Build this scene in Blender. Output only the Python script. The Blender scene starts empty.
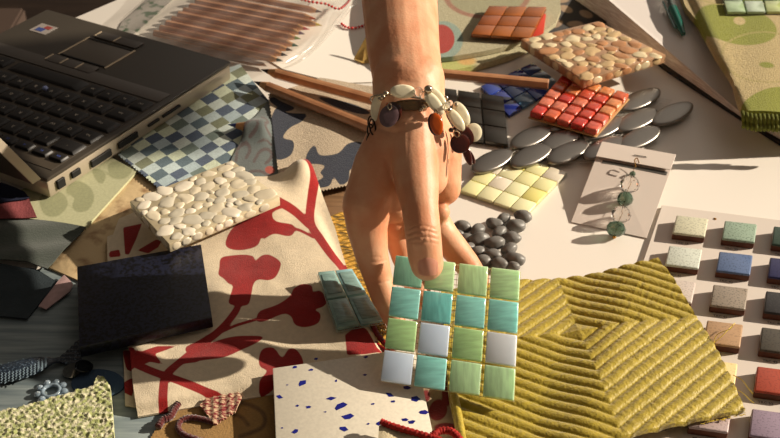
import bpy, bmesh, math, random
from math import sin, cos, pi, radians, floor, hypot
from mathutils import Vector, Matrix, Euler, noise
from mathutils.geometry import delaunay_2d_cdt
random.seed(7)
S = bpy.context.scene
C = S.collection

# ------------------------------------------------------------------ camera, light, exposure
FPX, PITCH, CH = 1150.0, radians(36.5), 0.60
cam = bpy.data.cameras.new('camera'); camo = bpy.data.objects.new('camera', cam); C.objects.link(camo)
cam.sensor_width = 36; cam.lens = FPX/780*36
camo.location = (0, 0, CH); camo.rotation_euler = (pi/2-PITCH, 0, 0)
cam.clip_start = .02; cam.clip_end = 50
cam.dof.use_dof = True; cam.dof.focus_distance = .84; cam.dof.aperture_fstop = 18
S.camera = camo
S.view_settings.view_transform = 'Standard'; S.view_settings.look = 'None'
S.view_settings.gamma = 1; S.view_settings.use_curve_mapping = False
S.view_settings.exposure = 0.0
SUN_DIR = Vector((1, .19, .46)).normalized()          # towards the sun
sun = bpy.data.lights.new('sun', 'SUN'); sun.energy = 7.6; sun.color = (1, .87, .70); sun.angle = radians(.7)
suno = bpy.data.objects.new('sun', sun); C.objects.link(suno); suno.location = SUN_DIR*4
suno.rotation_euler = SUN_DIR.to_track_quat('Z', 'Y').to_euler()
W = bpy.data.worlds.new('world'); S.world = W; W.use_nodes = True
nt = W.node_tree; bg = nt.nodes['Background']
bg.inputs[1].default_value = 1
# dim warm room all round, a broad bright window side beyond the table
_g = nt.nodes.new('ShaderNodeNewGeometry'); _d = nt.nodes.new('ShaderNodeVectorMath'); _d.operation = 'DOT_PRODUCT'
_d.inputs[1].default_value = tuple(Vector((-.80, -.52, -.36)).normalized())
nt.links.new(_g.outputs['Incoming'], _d.inputs[0])
_r = nt.nodes.new('ShaderNodeMapRange'); _r.interpolation_type = 'SMOOTHSTEP'; _r.inputs[1].default_value = .42; _r.inputs[2].default_value = .97
nt.links.new(_d.outputs['Value'], _r.inputs[0])
_m = nt.nodes.new('ShaderNodeMix'); _m.data_type = 'RGBA'; nt.links.new(_r.outputs[0], _m.inputs[0])
_m.inputs[6].default_value = (.100, .082, .066, 1); _m.inputs[7].default_value = (.80, .70, .60, 1)
nt.links.new(_m.outputs[2], bg.inputs[0])

# ------------------------------------------------------------------ helpers
sp, cp = sin(PITCH), cos(PITCH)
def atz(px, py, z):                      # a point at depth z (metres along the view)
    u = (px-390)/FPX; v = (py-219)/FPX
    return Vector((u*z, z*(cp-v*sp), CH-z*(sp+v*cp)))
def at(px, py, h=0.0):                   # a point at height h above the table
    v = (py-219)/FPX
    return atz(px, py, (CH-h)/(sp+v*cp))
def topx(x, y, h):
    z = y*cp+(CH-h)*sp
    return 390+FPX*x/z, 219+FPX*((CH-h)*cp-y*sp)/z
def lin(r, g, b):
    f = lambda c: (c/255/12.92 if c/255 <= .04045 else ((c/255+.055)/1.055)**2.4)
    return (f(r), f(g), f(b))
def tag(o, label=None, cat=None, group=None, kind=None):
    if label: o['label'] = label
    if cat: o['category'] = cat
    if group: o['group'] = group
    if kind: o['kind'] = kind
    return o
def empty(name, loc, label=None, cat=None, group=None):
    o = bpy.data.objects.new(name, None); C.objects.link(o); o.location = loc
    o.empty_display_size = .01
    return tag(o, label, cat, group)
def link(name, me, mats, parent=None, smooth=None):
    """meshes are built in world coordinates; a child is shifted into its parent's frame"""
    o = bpy.data.objects.new(name, me); C.objects.link(o)
    if not isinstance(mats, (list, tuple)): mats = [mats]
    for m in mats: me.materials.append(m)
    if parent:
        o.parent = parent
        root = Vector((0, 0, 0)); p = parent
        while p: root += p.location; p = p.parent
        me.transform(Matrix.Translation(-root))
    else:
        c = Vector((0, 0, 0)); zs = []
        for v in me.vertices: c += v.co; zs.append(v.co.z)
        c /= len(me.vertices); c.z = min(zs)
        me.transform(Matrix.Translation(-c)); o.location = c
    if smooth is not None:
        me.polygons.foreach_set('use_smooth', [True]*len(me.polygons))
        if smooth:
            me.set_sharp_from_angle(angle=radians(smooth))
    return o
def fin(name, bm, mats, parent=None, smooth=None, norm=True):
    if norm: bmesh.ops.recalc_face_normals(bm, faces=bm.faces)
    me = bpy.data.meshes.new(name); bm.to_mesh(me); bm.free()
    return link(name, me, mats, parent, smooth)

# ---- materials
def mat(name, col, rough=.6, spec=.5, metal=0, bump=0, bscale=300, var=0, vscale=60, col2=None, trans=0, alpha=1,
        sss=0, ior=1.45, coat=0, stretch=None, sheen=0, vlo=.35, vhi=.65, objcol=False, det=3):
    m = bpy.data.materials.new(name); m.use_nodes = True
    n = m.node_tree.nodes; l = m.node_tree.links; b = n['Principled BSDF']
    b.inputs['Roughness'].default_value = rough; b.inputs['Metallic'].default_value = metal
    b.inputs['Specular IOR Level'].default_value = spec; b.inputs['IOR'].default_value = ior
    b.inputs['Transmission Weight'].default_value = trans; b.inputs['Alpha'].default_value = alpha
    b.inputs['Coat Weight'].default_value = coat; b.inputs['Coat Roughness'].default_value = .08
    b.inputs['Sheen Weight'].default_value = sheen
    if sss:
        b.inputs['Subsurface Weight'].default_value = sss; b.inputs['Subsurface Radius'].default_value = (.006, .0025, .0012)
        b.inputs['Subsurface Scale'].default_value = 1
    tc = n.new('ShaderNodeTexCoord'); mp = n.new('ShaderNodeMapping'); l.new(tc.outputs['Object'], mp.inputs[0])
    if stretch: mp.inputs['Scale'].default_value = stretch
    c4 = (*col, 1)
    src = None
    if objcol:
        oi = n.new('ShaderNodeObjectInfo'); src = oi.outputs['Color']
    if var or col2:
        t = n.new('ShaderNodeTexNoise'); t.inputs['Scale'].default_value = vscale; t.inputs['Detail'].default_value = det
        l.new(mp.outputs[0], t.inputs[0])
        r = n.new('ShaderNodeMapRange'); r.inputs[1].default_value = vlo; r.inputs[2].default_value = vhi
        l.new(t.outputs[0], r.inputs[0])
        mx = n.new('ShaderNodeMix'); mx.data_type = 'RGBA'
        l.new(r.outputs[0], mx.inputs[0])
        mx.inputs[6].default_value = c4
        mx.inputs[7].default_value = (*(col2 or tuple(x*(1-var) for x in col)), 1)
        if objcol:
            l.new(src, mx.inputs[6])
            mu = n.new('ShaderNodeMix'); mu.data_type = 'RGBA'; mu.blend_type = 'MULTIPLY'; mu.inputs[0].default_value = 1
            l.new(src, mu.inputs[6]); mu.inputs[7].default_value = (1-var, 1-var, 1-var, 1); l.new(mu.outputs[2], mx.inputs[7])
        src = mx.outputs[2]
    if src: l.new(src, b.inputs['Base Color'])
    else: b.inputs['Base Color'].default_value = c4
    if bump:
        t = n.new('ShaderNodeTexNoise'); t.inputs['Scale'].default_value = bscale; t.inputs['Detail'].default_value = 4
        l.new(mp.outputs[0], t.inputs[0])
        bp = n.new('ShaderNodeBump'); bp.inputs['Strength'].default_value = bump; bp.inputs['Distance'].default_value = .001
        l.new(t.outputs[0], bp.inputs['Height']); l.new(bp.outputs[0], b.inputs['Normal'])
    m['src'] = ''
    return m
def pat_mat(name, base, cols, rough=.9, bump=.4, bscale=900, sharp=.35, var=.12, weave=0, sheen=.2, vscale=400):
    """cloth whose printed pattern is stored as signed distances pat0, pat1... (mm-ish units); cols = colour per layer"""
    m = mat(name, base, rough, .2, bump=bump, bscale=bscale, var=var, vscale=vscale, sheen=sheen)
    n = m.node_tree.nodes; l = m.node_tree.links; b = n['Principled BSDF']
    src = b.inputs['Base Color'].links[0].from_socket
    for i, c in enumerate(cols):
        a = n.new('ShaderNodeAttribute'); a.attribute_name = 'pat%d' % i
        r = n.new('ShaderNodeMapRange'); r.inputs[1].default_value = sharp; r.inputs[2].default_value = -sharp
        l.new(a.outputs['Fac'], r.inputs[0])
        mx = n.new('ShaderNodeMix'); mx.data_type = 'RGBA'; l.new(r.outputs[0], mx.inputs[0]); l.new(src, mx.inputs[6])
        t = n.new('ShaderNodeTexNoise'); t.inputs['Scale'].default_value = vscale; t.inputs['Detail'].default_value = 3
        tc = n.new('ShaderNodeTexCoord'); l.new(tc.outputs['Object'], t.inputs[0])
        m2 = n.new('ShaderNodeMix'); m2.data_type = 'RGBA'; l.new(t.outputs[0], m2.inputs[0])
        m2.inputs[6].default_value = (*[x*1.25 for x in c], 1); m2.inputs[7].default_value = (*[x*.75 for x in c], 1)
        l.new(m2.outputs[2], mx.inputs[7]); src = mx.outputs[2]
    l.new(src, b.inputs['Base Color'])
    return m

# ---- shapes
def quad_pts(px, h):
    hs = h if isinstance(h, (list, tuple)) else [h]*len(px)
    return [at(x, y, hh) for (x, y), hh in zip(px, hs)]
def prism(top, thick, bevel=.0006, seg=2, down=None):
    """closed slab below the polygon top (world points)"""
    bm = bmesh.new(); n = len(top)
    if down is None:
        nn = Vector((0, 0, 0))
        for i in range(n): nn += (top[i]-top[0]).cross(top[(i+1) % n]-top[0])
        nn.normalize()
        if nn.z < 0: nn = -nn
        down = -nn
    a = [bm.verts.new(p) for p in top]; b = [bm.verts.new(p+down*thick) for p in top]
    bm.faces.new(a); bm.faces.new(b[::-1])
    for i in range(n): bm.faces.new((a[i], b[i], b[(i+1) % n], a[(i+1) % n]))
    if bevel: bmesh.ops.bevel(bm, geom=bm.edges[:], offset=bevel, segments=seg, affect='EDGES', profile=.5)
    return bm
def slab(name, px, h, thick, m, parent=None, bevel=.0006, smooth=40, seg=2):
    return fin(name, prism(quad_pts(px, h), thick, bevel, seg), m, parent, smooth)
def bil(Q, u, v):                        # Q = TL, TR, BR, BL
    return (Q[0]*(1-u)+Q[1]*u)*(1-v)+(Q[3]*(1-u)+Q[2]*u)*v
def nrm(Q):
    n = (Q[1]-Q[0]).cross(Q[3]-Q[0]).normalized()
    return n if n.z > 0 else -n
def tube_bm(pts, rad, seg=8, cap=True, closed=False, bm=None, flat=None):
    bm = bm or bmesh.new(); n = len(pts); rings = []
    rr = rad if isinstance(rad, (list, tuple)) else [rad]*n
    prev = None
    for i, p in enumerate(pts):
        p = Vector(p)
        a = Vector(pts[(i-1) % n if closed else max(i-1, 0)]); b = Vector(pts[(i+1) % n if closed else min(i+1, n-1)])
        t = (b-a).normalized()
        if prev is None: x = t.orthogonal().normalized()
        else: x = (prev-t*prev.dot(t)).normalized()
        prev = x; y = t.cross(x)
        rings.append([bm.verts.new(p+(x*cos(2*pi*k/seg)+y*sin(2*pi*k/seg))*rr[i]) for k in range(seg)])
    for i in range(n if closed else n-1):
        A, B = rings[i], rings[(i+1) % n]
        for k in range(seg): bm.faces.new((A[k], A[(k+1) % seg], B[(k+1) % seg], B[k]))
    if cap and not closed: bm.faces.new(rings[0][::-1]); bm.faces.new(rings[-1])
    return bm
def smooth_path(P, k=6, closed=False):
    P = [Vector(p) for p in P]; n = len(P); out = []
    for i in range(n if closed else n-1):
        if closed: a, b, c, d = P[i-1], P[i], P[(i+1) % n], P[(i+2) % n]
        else: a, b, c, d = P[max(i-1, 0)], P[i], P[i+1], P[min(i+2, n-1)]
        for j in range(k):
            t = j/k
            out.append(.5*((2*b)+(c-a)*t+(2*a-5*b+4*c-d)*t*t+(3*b-a-3*c+d)*t**3))
    if not closed: out.append(P[-1])
    return out
def blob(center, axes, sub=3, jit=0, seed=0, bm=None):
    """ellipsoid; axes = three vectors"""
    bm = bm or bmesh.new()
    r = bmesh.ops.create_icosphere(bm, subdivisions=sub, radius=1)
    off = Vector((seed*3.1, seed*1.7, seed*.9))
    for v in r['verts']:
        p = v.co.copy()
        k = 1+jit*noise.noise(p*1.1+off)
        v.co = center+(axes[0]*p.x+axes[1]*p.y+axes[2]*p.z)*k
    return bm
def lathe(profile, axis_o, axis_d, seg=20, bm=None):
    """profile = [(r, t)] along axis"""
    bm = bm or bmesh.new(); axis_d = Vector(axis_d).normalized(); x = axis_d.orthogonal().normalized(); y = axis_d.cross(x)
    rings = []
    for r, t in profile:
        o = axis_o+axis_d*t
        rings.append([bm.verts.new(o+(x*cos(2*pi*k/seg)+y*sin(2*pi*k/seg))*max(r, 1e-5)) for k in range(seg)])
    for A, B in zip(rings, rings[1:]):
        for k in range(seg): bm.faces.new((A[k], A[(k+1) % seg], B[(k+1) % seg], B[k]))
    bm.faces.new(rings[0][::-1]); bm.faces.new(rings[-1])
    return bm
def box_on(Q, u0, u1, v0, v1, z0, z1, bev=.0004, taper=0, seg=2):
    """box on the face Q from height z0 to z1 along its normal"""
    N = nrm(Q); bm = bmesh.new(); vs = []
    for z, s in ((z0, 0), (z1, taper)):
        du = (u1-u0)*s; dv = (v1-v0)*s
        for u, v in ((u0+du, v0+dv), (u1-du, v0+dv), (u1-du, v1-dv), (u0+du, v1-dv)):
            vs.append(bm.verts.new(bil(Q, u, v)+N*z))
    for f in ((0, 3, 2, 1), (4, 5, 6, 7), (0, 1, 5, 4), (1, 2, 6, 5), (2, 3, 7, 6), (3, 0, 4, 7)): bm.faces.new([vs[i] for i in f])
    if bev: bmesh.ops.bevel(bm, geom=bm.edges[:], offset=bev, segments=seg, affect='EDGES', profile=.5)
    return bm
def sstep(a, b, x):
    t = max(0, min(1, (x-a)/(b-a))); return t*t*(3-2*t)
# 2D signed distances in the pattern's own frame
def sd_poly(P):
    n = len(P); xs = [p[0] for p in P]; ys = [p[1] for p in P]
    bb = (min(xs)-6, max(xs)+6, min(ys)-6, max(ys)+6)
    def f(x, y):
        if not (bb[0] < x < bb[1] and bb[2] < y < bb[3]): return 9.
        d = 1e9; ins = False; j = n-1
        for i in range(n):
            ax, ay = P[i][0], P[i][1]; bx, by = P[j][0], P[j][1]
            ex, ey = bx-ax, by-ay; wx, wy = x-ax, y-ay
            t = max(0, min(1, (wx*ex+wy*ey)/(ex*ex+ey*ey+1e-12)))
            d = min(d, hypot(wx-ex*t, wy-ey*t))
            if (ay > y) != (by > y) and x < (bx-ax)*(y-ay)/(by-ay)+ax: ins = not ins
            j = i
        return -d if ins else d
    return f
def curvy(P, k=4): return [(v.x, v.y) for v in smooth_path([(x, y, 0) for x, y in P], k, True)]
def sd_stroke(P, w):
    Q = [(v.x, v.y) for v in smooth_path([(x, y, 0) for x, y in P], 5)]
    ww = w if isinstance(w, (list, tuple)) else (w, w)
    n = len(Q)
    def f(x, y):
        d = 1e9
        for i in range(n-1):
            ax, ay = Q[i]; bx, by = Q[i+1]
            if abs(ax-x) > 30 or abs(ay-y) > 30: continue
            ex, ey = bx-ax, by-ay; wx, wy = x-ax, y-ay
            t = max(0, min(1, (wx*ex+wy*ey)/(ex*ex+ey*ey+1e-12)))
            r = ww[0]+(ww[1]-ww[0])*(i+t)/(n-1)
            d = min(d, hypot(wx-ex*t, wy-ey*t)-r/2)
        return min(d, 9.)
    return f
def sd_ell(cx, cy, rx, ry, rot=0):
    c, s = cos(radians(rot)), sin(radians(rot))
    def f(x, y):
        dx, dy = x-cx, y-cy; a = dx*c+dy*s; b = -dx*s+dy*c
        return max(-9., min(9., (hypot(a/rx, b/ry)-1)*min(rx, ry)))
    return f
def union(fs): return lambda x, y: min(f(x, y) for f in fs)
def inside(P, x, y):
    ins = False; j = len(P)-1
    for i in range(len(P)):
        if (P[i][1] > y) != (P[j][1] > y) and x < (P[j][0]-P[i][0])*(y-P[i][1])/(P[j][1]-P[i][1])+P[i][0]: ins = not ins
        j = i
    return ins
def zigzag(P, a, b, amp, n):
    """pinked edge: replaces side a->b of the pixel outline by teeth"""
    out = []
    for i in range(len(P)):
        out.append(P[i])
        if (i, (i+1) % len(P)) in [(a[k], b[k]) for k in range(len(a))]:
            x0, y0 = P[i]; x1, y1 = P[(i+1) % len(P)]; L = hypot(x1-x0, y1-y0); k = max(2, int(L/n))
            for j in range(1, 2*k):
                t = j/(2*k); s = amp if j % 2 else 0
                out.append((x0+(x1-x0)*t+(y1-y0)/L*s, y0+(y1-y0)*t-(x1-x0)/L*s))
    return out
def cloth(name, px, hf, step, thick, m, parent=None, pats=(), h0=.005, smooth=0, uvf=None, pxfun=True):
    """sheet of cloth over the outline px; hf(px, py, x, y) its height; pats = signed-distance functions of the print"""
    W2 = [at(x, y, h0).xy for x, y in px]
    xs = [p.x for p in W2]; ys = [p.y for p in W2]
    PL = [(p.x, p.y) for p in W2]
    pts = []
    n = len(W2)
    for i in range(n):
        a, b = W2[i], W2[(i+1) % n]; k = max(1, int((b-a).length/step))
        for j in range(k): pts.append(a+(b-a)*(j/k))
    nb = len(pts); edges = [(i, (i+1) % nb) for i in range(nb)]
    y = min(ys); row = 0
    BD = [(p.x, p.y) for p in pts]
    from mathutils.kdtree import KDTree
    kd = KDTree(nb)
    for i, p in enumerate(pts): kd.insert((p.x, p.y, 0), i)
    kd.balance()
    while y < max(ys):
        x = min(xs)+(step/2 if row % 2 else 0)
        while x < max(xs):
            if inside(PL, x, y) and kd.find((x, y, 0))[2] > step*.6: pts.append(Vector((x, y)))
            x += step
        y += step*.87; row += 1
    r = delaunay_2d_cdt([Vector(p) for p in pts], edges, [], 1, 1e-7)
    V, F = r[0], r[2]
    E = {}
    for f in F:
        for i in range(len(f)):
            e = (f[i], f[(i+1) % len(f)]); E[e] = E.get(e, 0)+1
    N = len(V); co = []; pxs = []
    for v in V:
        q = topx(v.x, v.y, h0); pxs.append(q); z = hf(q[0], q[1], v.x, v.y); co.append((v.x, v.y, z))
    co2 = co+[(x, y, z-thick) for x, y, z in co]
    # outline faces wind ccw
    faces = [tuple(f) for f in F]+[tuple(N+i for i in f[::-1]) for f in F]
    for (a, b) in E:
        if (b, a) not in E: faces.append((b, a, a+N, b+N))
    me = bpy.data.meshes.new(name); me.from_pydata(co2, [], faces); me.update()
    for k, pf in enumerate(pats):
        A = me.attributes.new('pat%d' % k, 'FLOAT', 'POINT'); vals = [pf(*q) for q in pxs]
        A.data.foreach_set('value', vals*2)
    if uvf:
        A = me.attributes.new('lat', 'FLOAT_VECTOR', 'POINT'); fl = []
        for q in pxs+pxs: fl += [*uvf(*q), 0]
        A.data.foreach_set('vector', fl)
    bm = bmesh.new(); bm.from_mesh(me); bmesh.ops.recalc_face_normals(bm, faces=bm.faces); bm.to_mesh(me); bm.free()
    return link(name, me, m, parent, smooth if smooth else 50)
def flat(h): return lambda a, b, x, y: h
def text_bm(s, size, Q, u, v, lift):
    return None
def text_obj(name, s, size, origin, xd, yd, m, parent, depth=.00005):
    cu = bpy.data.curves.new('t', 'FONT'); cu.body = s; cu.size = size; cu.align_x = 'CENTER'; cu.align_y = 'CENTER'; cu.resolution_u = 2
    o = bpy.data.objects.new('t', cu); C.objects.link(o)
    dg = bpy.context.evaluated_depsgraph_get(); me = bpy.data.meshes.new_from_object(o.evaluated_get(dg))
    bpy.data.objects.remove(o); me.name = name
    z = xd.cross(yd).normalized()
    M = Matrix((xd.normalized(), yd.normalized(), z)).transposed().to_4x4(); M.translation = origin
    me.transform(M)
    bm = bmesh.new(); bm.from_mesh(me)
    r = bmesh.ops.extrude_face_region(bm, geom=bm.faces[:])
    for v in [g for g in r['geom'] if isinstance(g, bmesh.types.BMVert)]: v.co += z*depth
    bm.to_mesh(me); bm.free(); me.materials.clear()
    return link(name, me, m, parent)
def mosaic(name, Q, nu, nv, gap, thick, colf, m, parent, bev=.0006, pname='glass_tile', back=None, seg=2, jitter=0):
    """nu x nv tiles on the quad Q (its tops); each a part of the sheet"""
    N = nrm(Q)
    for j in range(nv):
        for i in range(nu):
            c = colf(i, j)
            if c is None: continue
            gu = gap/2; gv = gap/2
            u0, u1 = (i+gu)/nu, (i+1-gu)/nu; v0, v1 = (j+gv)/nv, (j+1-gv)/nv
            dz = random.uniform(-jitter, jitter)
            o = fin(pname, box_on(Q, u0, u1, v0, v1, -thick+dz, dz, bev, seg=seg), m, parent, 40)
            o.color = (*c, 1)
    if back:
        fin('mesh_backing', back_net(Q, nu, nv, thick), back, parent)
def back_net(Q, nu, nv, thick, per=5, r=.00025):
    N = nrm(Q); bm = bmesh.new()
    for k in range(nu*per+1):
        u = k/(nu*per); u = min(max(u, .004), .996); tube_bm([bil(Q, u, 0)-N*(thick+r), bil(Q, u, 1)-N*(thick+r)], r, 4, bm=bm)
    for k in range(nv*per+1):
        v = k/(nv*per); v = min(max(v, .004), .996); tube_bm([bil(Q, 0, v)-N*(thick+r), bil(Q, 1, v)-N*(thick+r)], r, 4, bm=bm)
    return bm

# ------------------------------------------------------------------ the setting
M_floor = mat('floor_wood', lin(96, 74, 56), .5, bump=.1, bscale=20, col2=lin(70, 52, 38), stretch=(1, 12, 1), vscale=6)
bm = bmesh.new(); bmesh.ops.create_cube(bm, size=1); bmesh.ops.scale(bm, vec=(8, 8, .1), verts=bm.verts); bmesh.ops.translate(bm, vec=(0, 1, -.80), verts=bm.verts)
tag(fin('floor', bm, M_floor), kind='structure')

M_shade_wall = mat('shade_wall_plaster', lin(200, 186, 168), .8)
bm = bmesh.new()
def wbox(y0, y1, z0, z1):
    r = bmesh.ops.create_cube(bm, size=1)
    for v in r['verts']: v.co = Vector((2.06+v.co.x*.12, (y0+y1)/2+v.co.y*(y1-y0), (z0+z1)/2+v.co.z*(z1-z0)))
wbox(-3, .1, -.75, 2.0); wbox(2.9, 5, -.75, 2.0); wbox(.1, 1.47, 1.36, 2.0); wbox(1.34, 1.54, 1.060, 2.0); wbox(1.66, 2.9, 1.36, 2.0); wbox(.1, 2.9, -.75, .02)  # unseen wall added to block the sun; its low lintel shades the laptop
tag(fin('shade_wall', bm, M_shade_wall), kind='structure')
M_table = mat('table_white', lin(228, 221, 211), .45, .4, bump=.02, bscale=800)
tpx = [(128, -6), (-40, 66)]
a = at(*tpx[0]); b = at(*tpx[1]); d = (b-a).normalized()
A0 = a-d*.75; B0 = a+d*1.25
perp = Vector((-d.y, d.x, 0)); perp = perp if perp.x > 0 else -perp
A1 = A0+perp*1.5; B1 = B0+perp*1.5
table = empty('table', (A0+B1)/2+Vector((0, 0, -.75)), 'white-topped table under all the samples and the laptop', 'table')
fin('tabletop', prism([A0, A1, B1, B0], .03, .003), M_table, table, 40)
for k, (u, v) in enumerate(((.06, .06), (.94, .06), (.94, .94), (.06, .94))):
    p = bil([A0, A1, B1, B0], u, v)
    fin('leg', lathe([(.025, -.75), (.03, -.03)], p, (0, 0, 1), 16), M_table, table, 40)

# chair beyond the far left corner of the table
def chair():
    M = mat('pale_wood', lin(186, 170, 140), .6, col2=lin(160, 140, 108), vscale=12, stretch=(1, 1, 6)); M2 = mat('chair_seat_dark', lin(60, 44, 34), .8)
    root = empty('slatted_chair', (-.86, 1.62, -.75), 'pale wooden slat-back chair beyond the far left corner of the table', 'chair')
    def bx(n_, x0, x1, y0, y1, z0, z1, m):
        bm = bmesh.new(); r = bmesh.ops.create_cube(bm, size=1)
        for v in r['verts']: v.co = Vector(((x0+x1)/2+v.co.x*(x1-x0), (y0+y1)/2+v.co.y*(y1-y0), (z0+z1)/2+v.co.z*(z1-z0)))
        bmesh.ops.bevel(bm, geom=bm.edges[:], offset=.004, segments=2, affect='EDGES')
        fin(n_, bm, m, root, 40)
    X, Y = -.86, 1.62
    bx('seat', X-.22, X+.22, Y-.2, Y+.22, -.33, -.30, M2)
    for sx in (-1, 1):
        bx('leg', X+sx*.2-.02, X+sx*.2+.02, Y+.16, Y+.2, -.75, -.331, M)
        bx('leg', X+sx*.2-.02, X+sx*.2+.02, Y-.24, Y-.201, -.75, .02, M)
    for k in range(5): bx('back_slat', X-.15+k*.075-.016, X-.15+k*.075+.016, Y-.235, Y-.22, -.26, -.041, M)
    bx('top_rail', X-.179, X+.179, Y-.24, Y-.21, -.04, .02, M)
chair()

# ------------------------------------------------------------------ laptop
def laptop():
    top = .030; th = .021
    C0, C1, C2 = at(47, 9, top), at(231, 61, top), at(47, 179, top)
    Q = [C0, C1, C2, C0+C2-C1]           # u along the front edge, v towards the hinge
    N = Vector((0, 0, 1))
    M_case = mat('laptop_case', lin(64, 58, 50), .38, .45, bump=.03, bscale=1500)
    M_side = mat('laptop_side', lin(176, 164, 144), .35, .5, metal=.3)
    M_key = mat('laptop_key', lin(30, 28, 27), .45, .45)
    M_well = mat('laptop_key_well', lin(70, 62, 52), .4)
    M_pad = mat('touchpad', lin(96, 88, 78), .4)
    M_strip = mat('laptop_strip', lin(88, 82, 76), .4)
    M_light = mat('legend_print', lin(190, 180, 165), .6)
    M_blue = mat('legend_blue', lin(70, 90, 170), .6)
    M_dark = mat('port_dark', lin(12, 11, 11), .6)
    M_chrome = mat('button_edge', lin(215, 195, 165), .3, metal=.5)
    root = empty('laptop', (C0+C2)/2-N*th, 'black laptop standing open with its keyboard towards the pencils', 'laptop')
    B = lambda u0, u1, v0, v1, z0, z1, bev=.0004, taper=0: box_on(Q, u0, u1, v0, v1, z0, z1, bev, taper)
    fin('base', B(0, 1, 0, 1, -.004, 0, .0016), M_case, root, 40)
    base = fin('lower_case', B(.004, .997, .004, 1, -th, -.0042, .002), M_side, root, 40)
    base['label'] = 'grey lower half of the case'
    fin('palm_strip', B(.0, .975, .335, .405, .0001, .0009, .0003), M_strip, root, 40)
    well = fin('keyboard_deck', B(.0, .975, .412, .952, .0001, .0005, .0001), M_well, root)
    pad = fin('touchpad', B(.365, .60, .13, .284, .0001, .0005, .0002), M_pad, root, 40)
    for v in (.127, .287): fin('touchpad_edge', B(.36, .605, v-.004, v+.004, .0001, .0010, .0002), M_dark, root)
    for u in (.358, .606): fin('touchpad_edge', B(u-.004, u+.004, .12, .295, .0001, .0011, .0002), M_chrome, root)
    for v0, v1, us in ((.055, .108, (.37, .475, .60)), (.305, .36, (.345, .425, .508, .592))):
        for u0, u1 in zip(us, us[1:]):
            bt = fin('touchpad_button', B(u0+.004, u1-.004, v0, v1, .0001, .0016, .0005), M_strip, root, 40)
            fin('button_edge', B(u0-.003, u0+.003, v0+.004, v1-.004, .0001, .0019, .0002), M_chrome, bt)
    badge = fin('sticker', B(.087, .178, .115, .19, .0001, .0004, .0001), mat('sticker_white', lin(140, 132, 126), .4), root)
    fin('red_flag', B(.128, .162, .125, .150, .0005, .0007, .0001), mat('sticker_red', lin(130, 56, 50), .5), badge)
    fin('blue_flag', B(.105, .146, .150, .178, .0005, .0007, .0001), mat('sticker_blue', lin(50, 66, 120), .5), badge)
    U = (Q[1]-Q[0]).normalized()
    LEG = [['Ctrl', 'Fn', '=', 'Alt', '', 'Alt', 'Ctrl', '<'], ['Shift']+list('ZXCVBNM,./'), ['Caps']+list("ASDFGHJKL;'"),
           ['Tab']+list('QWERTYUIOP['), ['`']+list('1234567890-='), ['Esc']+['F%d' % k for k in range(1, 13)]]
    pitch = .0825; vr = [.418, .508, .598, .686, .772, .858]
    for r in range(6):
        v0 = vr[r]; v1 = v0+(.078 if r < 5 else .05)
        if r == 0: ks = [(.978-.08*(k+1), .978-.08*k) for k in range(4)]+[(.27, .655)]+[(.02+.08*k, .10+.08*k) for k in range(3)]
        else:
            wide = (.0, .115, .15, .095, .125, .075)[r]
            ks = [(.978-wide, .978)]; x = .978-wide
            while x-pitch > -.01: ks.append((x-pitch, x)); x -= pitch
        for q, (a0, a1) in enumerate(ks):
            k = fin('key', B(a0+.005, a1-.005, v0+.003, v1-.003, .0006, .0032, .0006, .10), M_key, root, 40)
            if r == 0 and q == 4: continue
            s = LEG[r][q] if q < len(LEG[r]) else ''
            if not s: continue
            ctr = bil(Q, (a0+a1)/2, (v0+v1)/2)+N*.00325
                    # the user sits at the far side: letters read from there
            text_obj('legend', s, .0052 if len(s) < 2 else .0034, ctr, -U, Vector((U.y, -U.x, 0)), M_blue if r == 5 else M_light, k)
    # pointing stick, ports on the right side, hinge and lid
    p = bil(Q, .545, .55)+N*.0045
    fin('pointing_stick', blob(p, (Vector((.0028, 0, 0)), Vector((0, .0028, 0)), Vector((0, 0, .0024))), 2), mat('stick_blue', lin(150, 165, 215), .5), root, 60)
    # right side face
    R0, R1 = Q[1]+U*.0006, Q[2]+U*.0006; dz = Vector((0, 0, -.021))
    SQ = [R0, R1, R1+dz, R0+dz]
    def port(nm, u0, u1, v0, v1, m, d=.0012):
        bm = prism([bil(SQ, u0, v0), bil(SQ, u1, v0), bil(SQ, u1, v1), bil(SQ, u0, v1)], d+.0012, .0003, 1, down=-U)
        bmesh.ops.translate(bm, vec=U*.0012, verts=bm.verts)
        return fin(nm, bm, m, root)
    port('card_slot', .32, .42, .50, .62, M_dark); port('card_slot', .44, .50, .50, .62, M_dark)
    port('side_port', .56, .66, .45, .75, M_dark); port('side_port', .70, .80, .45, .8, M_dark)
    port('headphone_port', .855, .895, .40, .70, M_dark)
    port('network_port', .93, .965, .35, .78, M_dark)
    # lid leaning back beyond the hinge
    back = (Q[2]-Q[1]).normalized()
    up = (Vector((0, 0, 1))*cos(radians(28))+back*sin(radians(28))).normalized()
    H0, H1 = Q[3]+U*.004+back*.004, Q[2]-U*.002+back*.004
    H0 += N*.001; H1 += N*.001
    lid = fin('lid', prism([H0, H1, H1+up*.215, H0+up*.215], .010, .002, 2, down=back), M_case, root, 40)
    fr = back*-.0006
    T = [H0+fr+up*.015+U*.01, H1+fr+up*.015-U*.01, H1+fr+up*.205-U*.01, H0+fr+up*.205+U*.01]
    fin('screen', prism(T, .0006, 0, down=back), mat('screen_black', lin(14, 15, 18), .2), lid)
    e = U*.0012
    fin('lid_rim', prism([H1+e+up*.002, H1+e+back*.010+up*.002, H1+e+up*.214+back*.010, H1+e+up*.214], .0012, .0004, 1, down=-U), M_side, lid)
    for u in (.12, .88):
        p = H0*(1-u)+H1*u+back*.003
        fin('hinge', tube_bm([p-U*.02, p+U*.02], .0042, 12), M_side, root, 40)
laptop()

# ------------------------------------------------------------------ fabric and board samples, left half
M_edge = None
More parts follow.
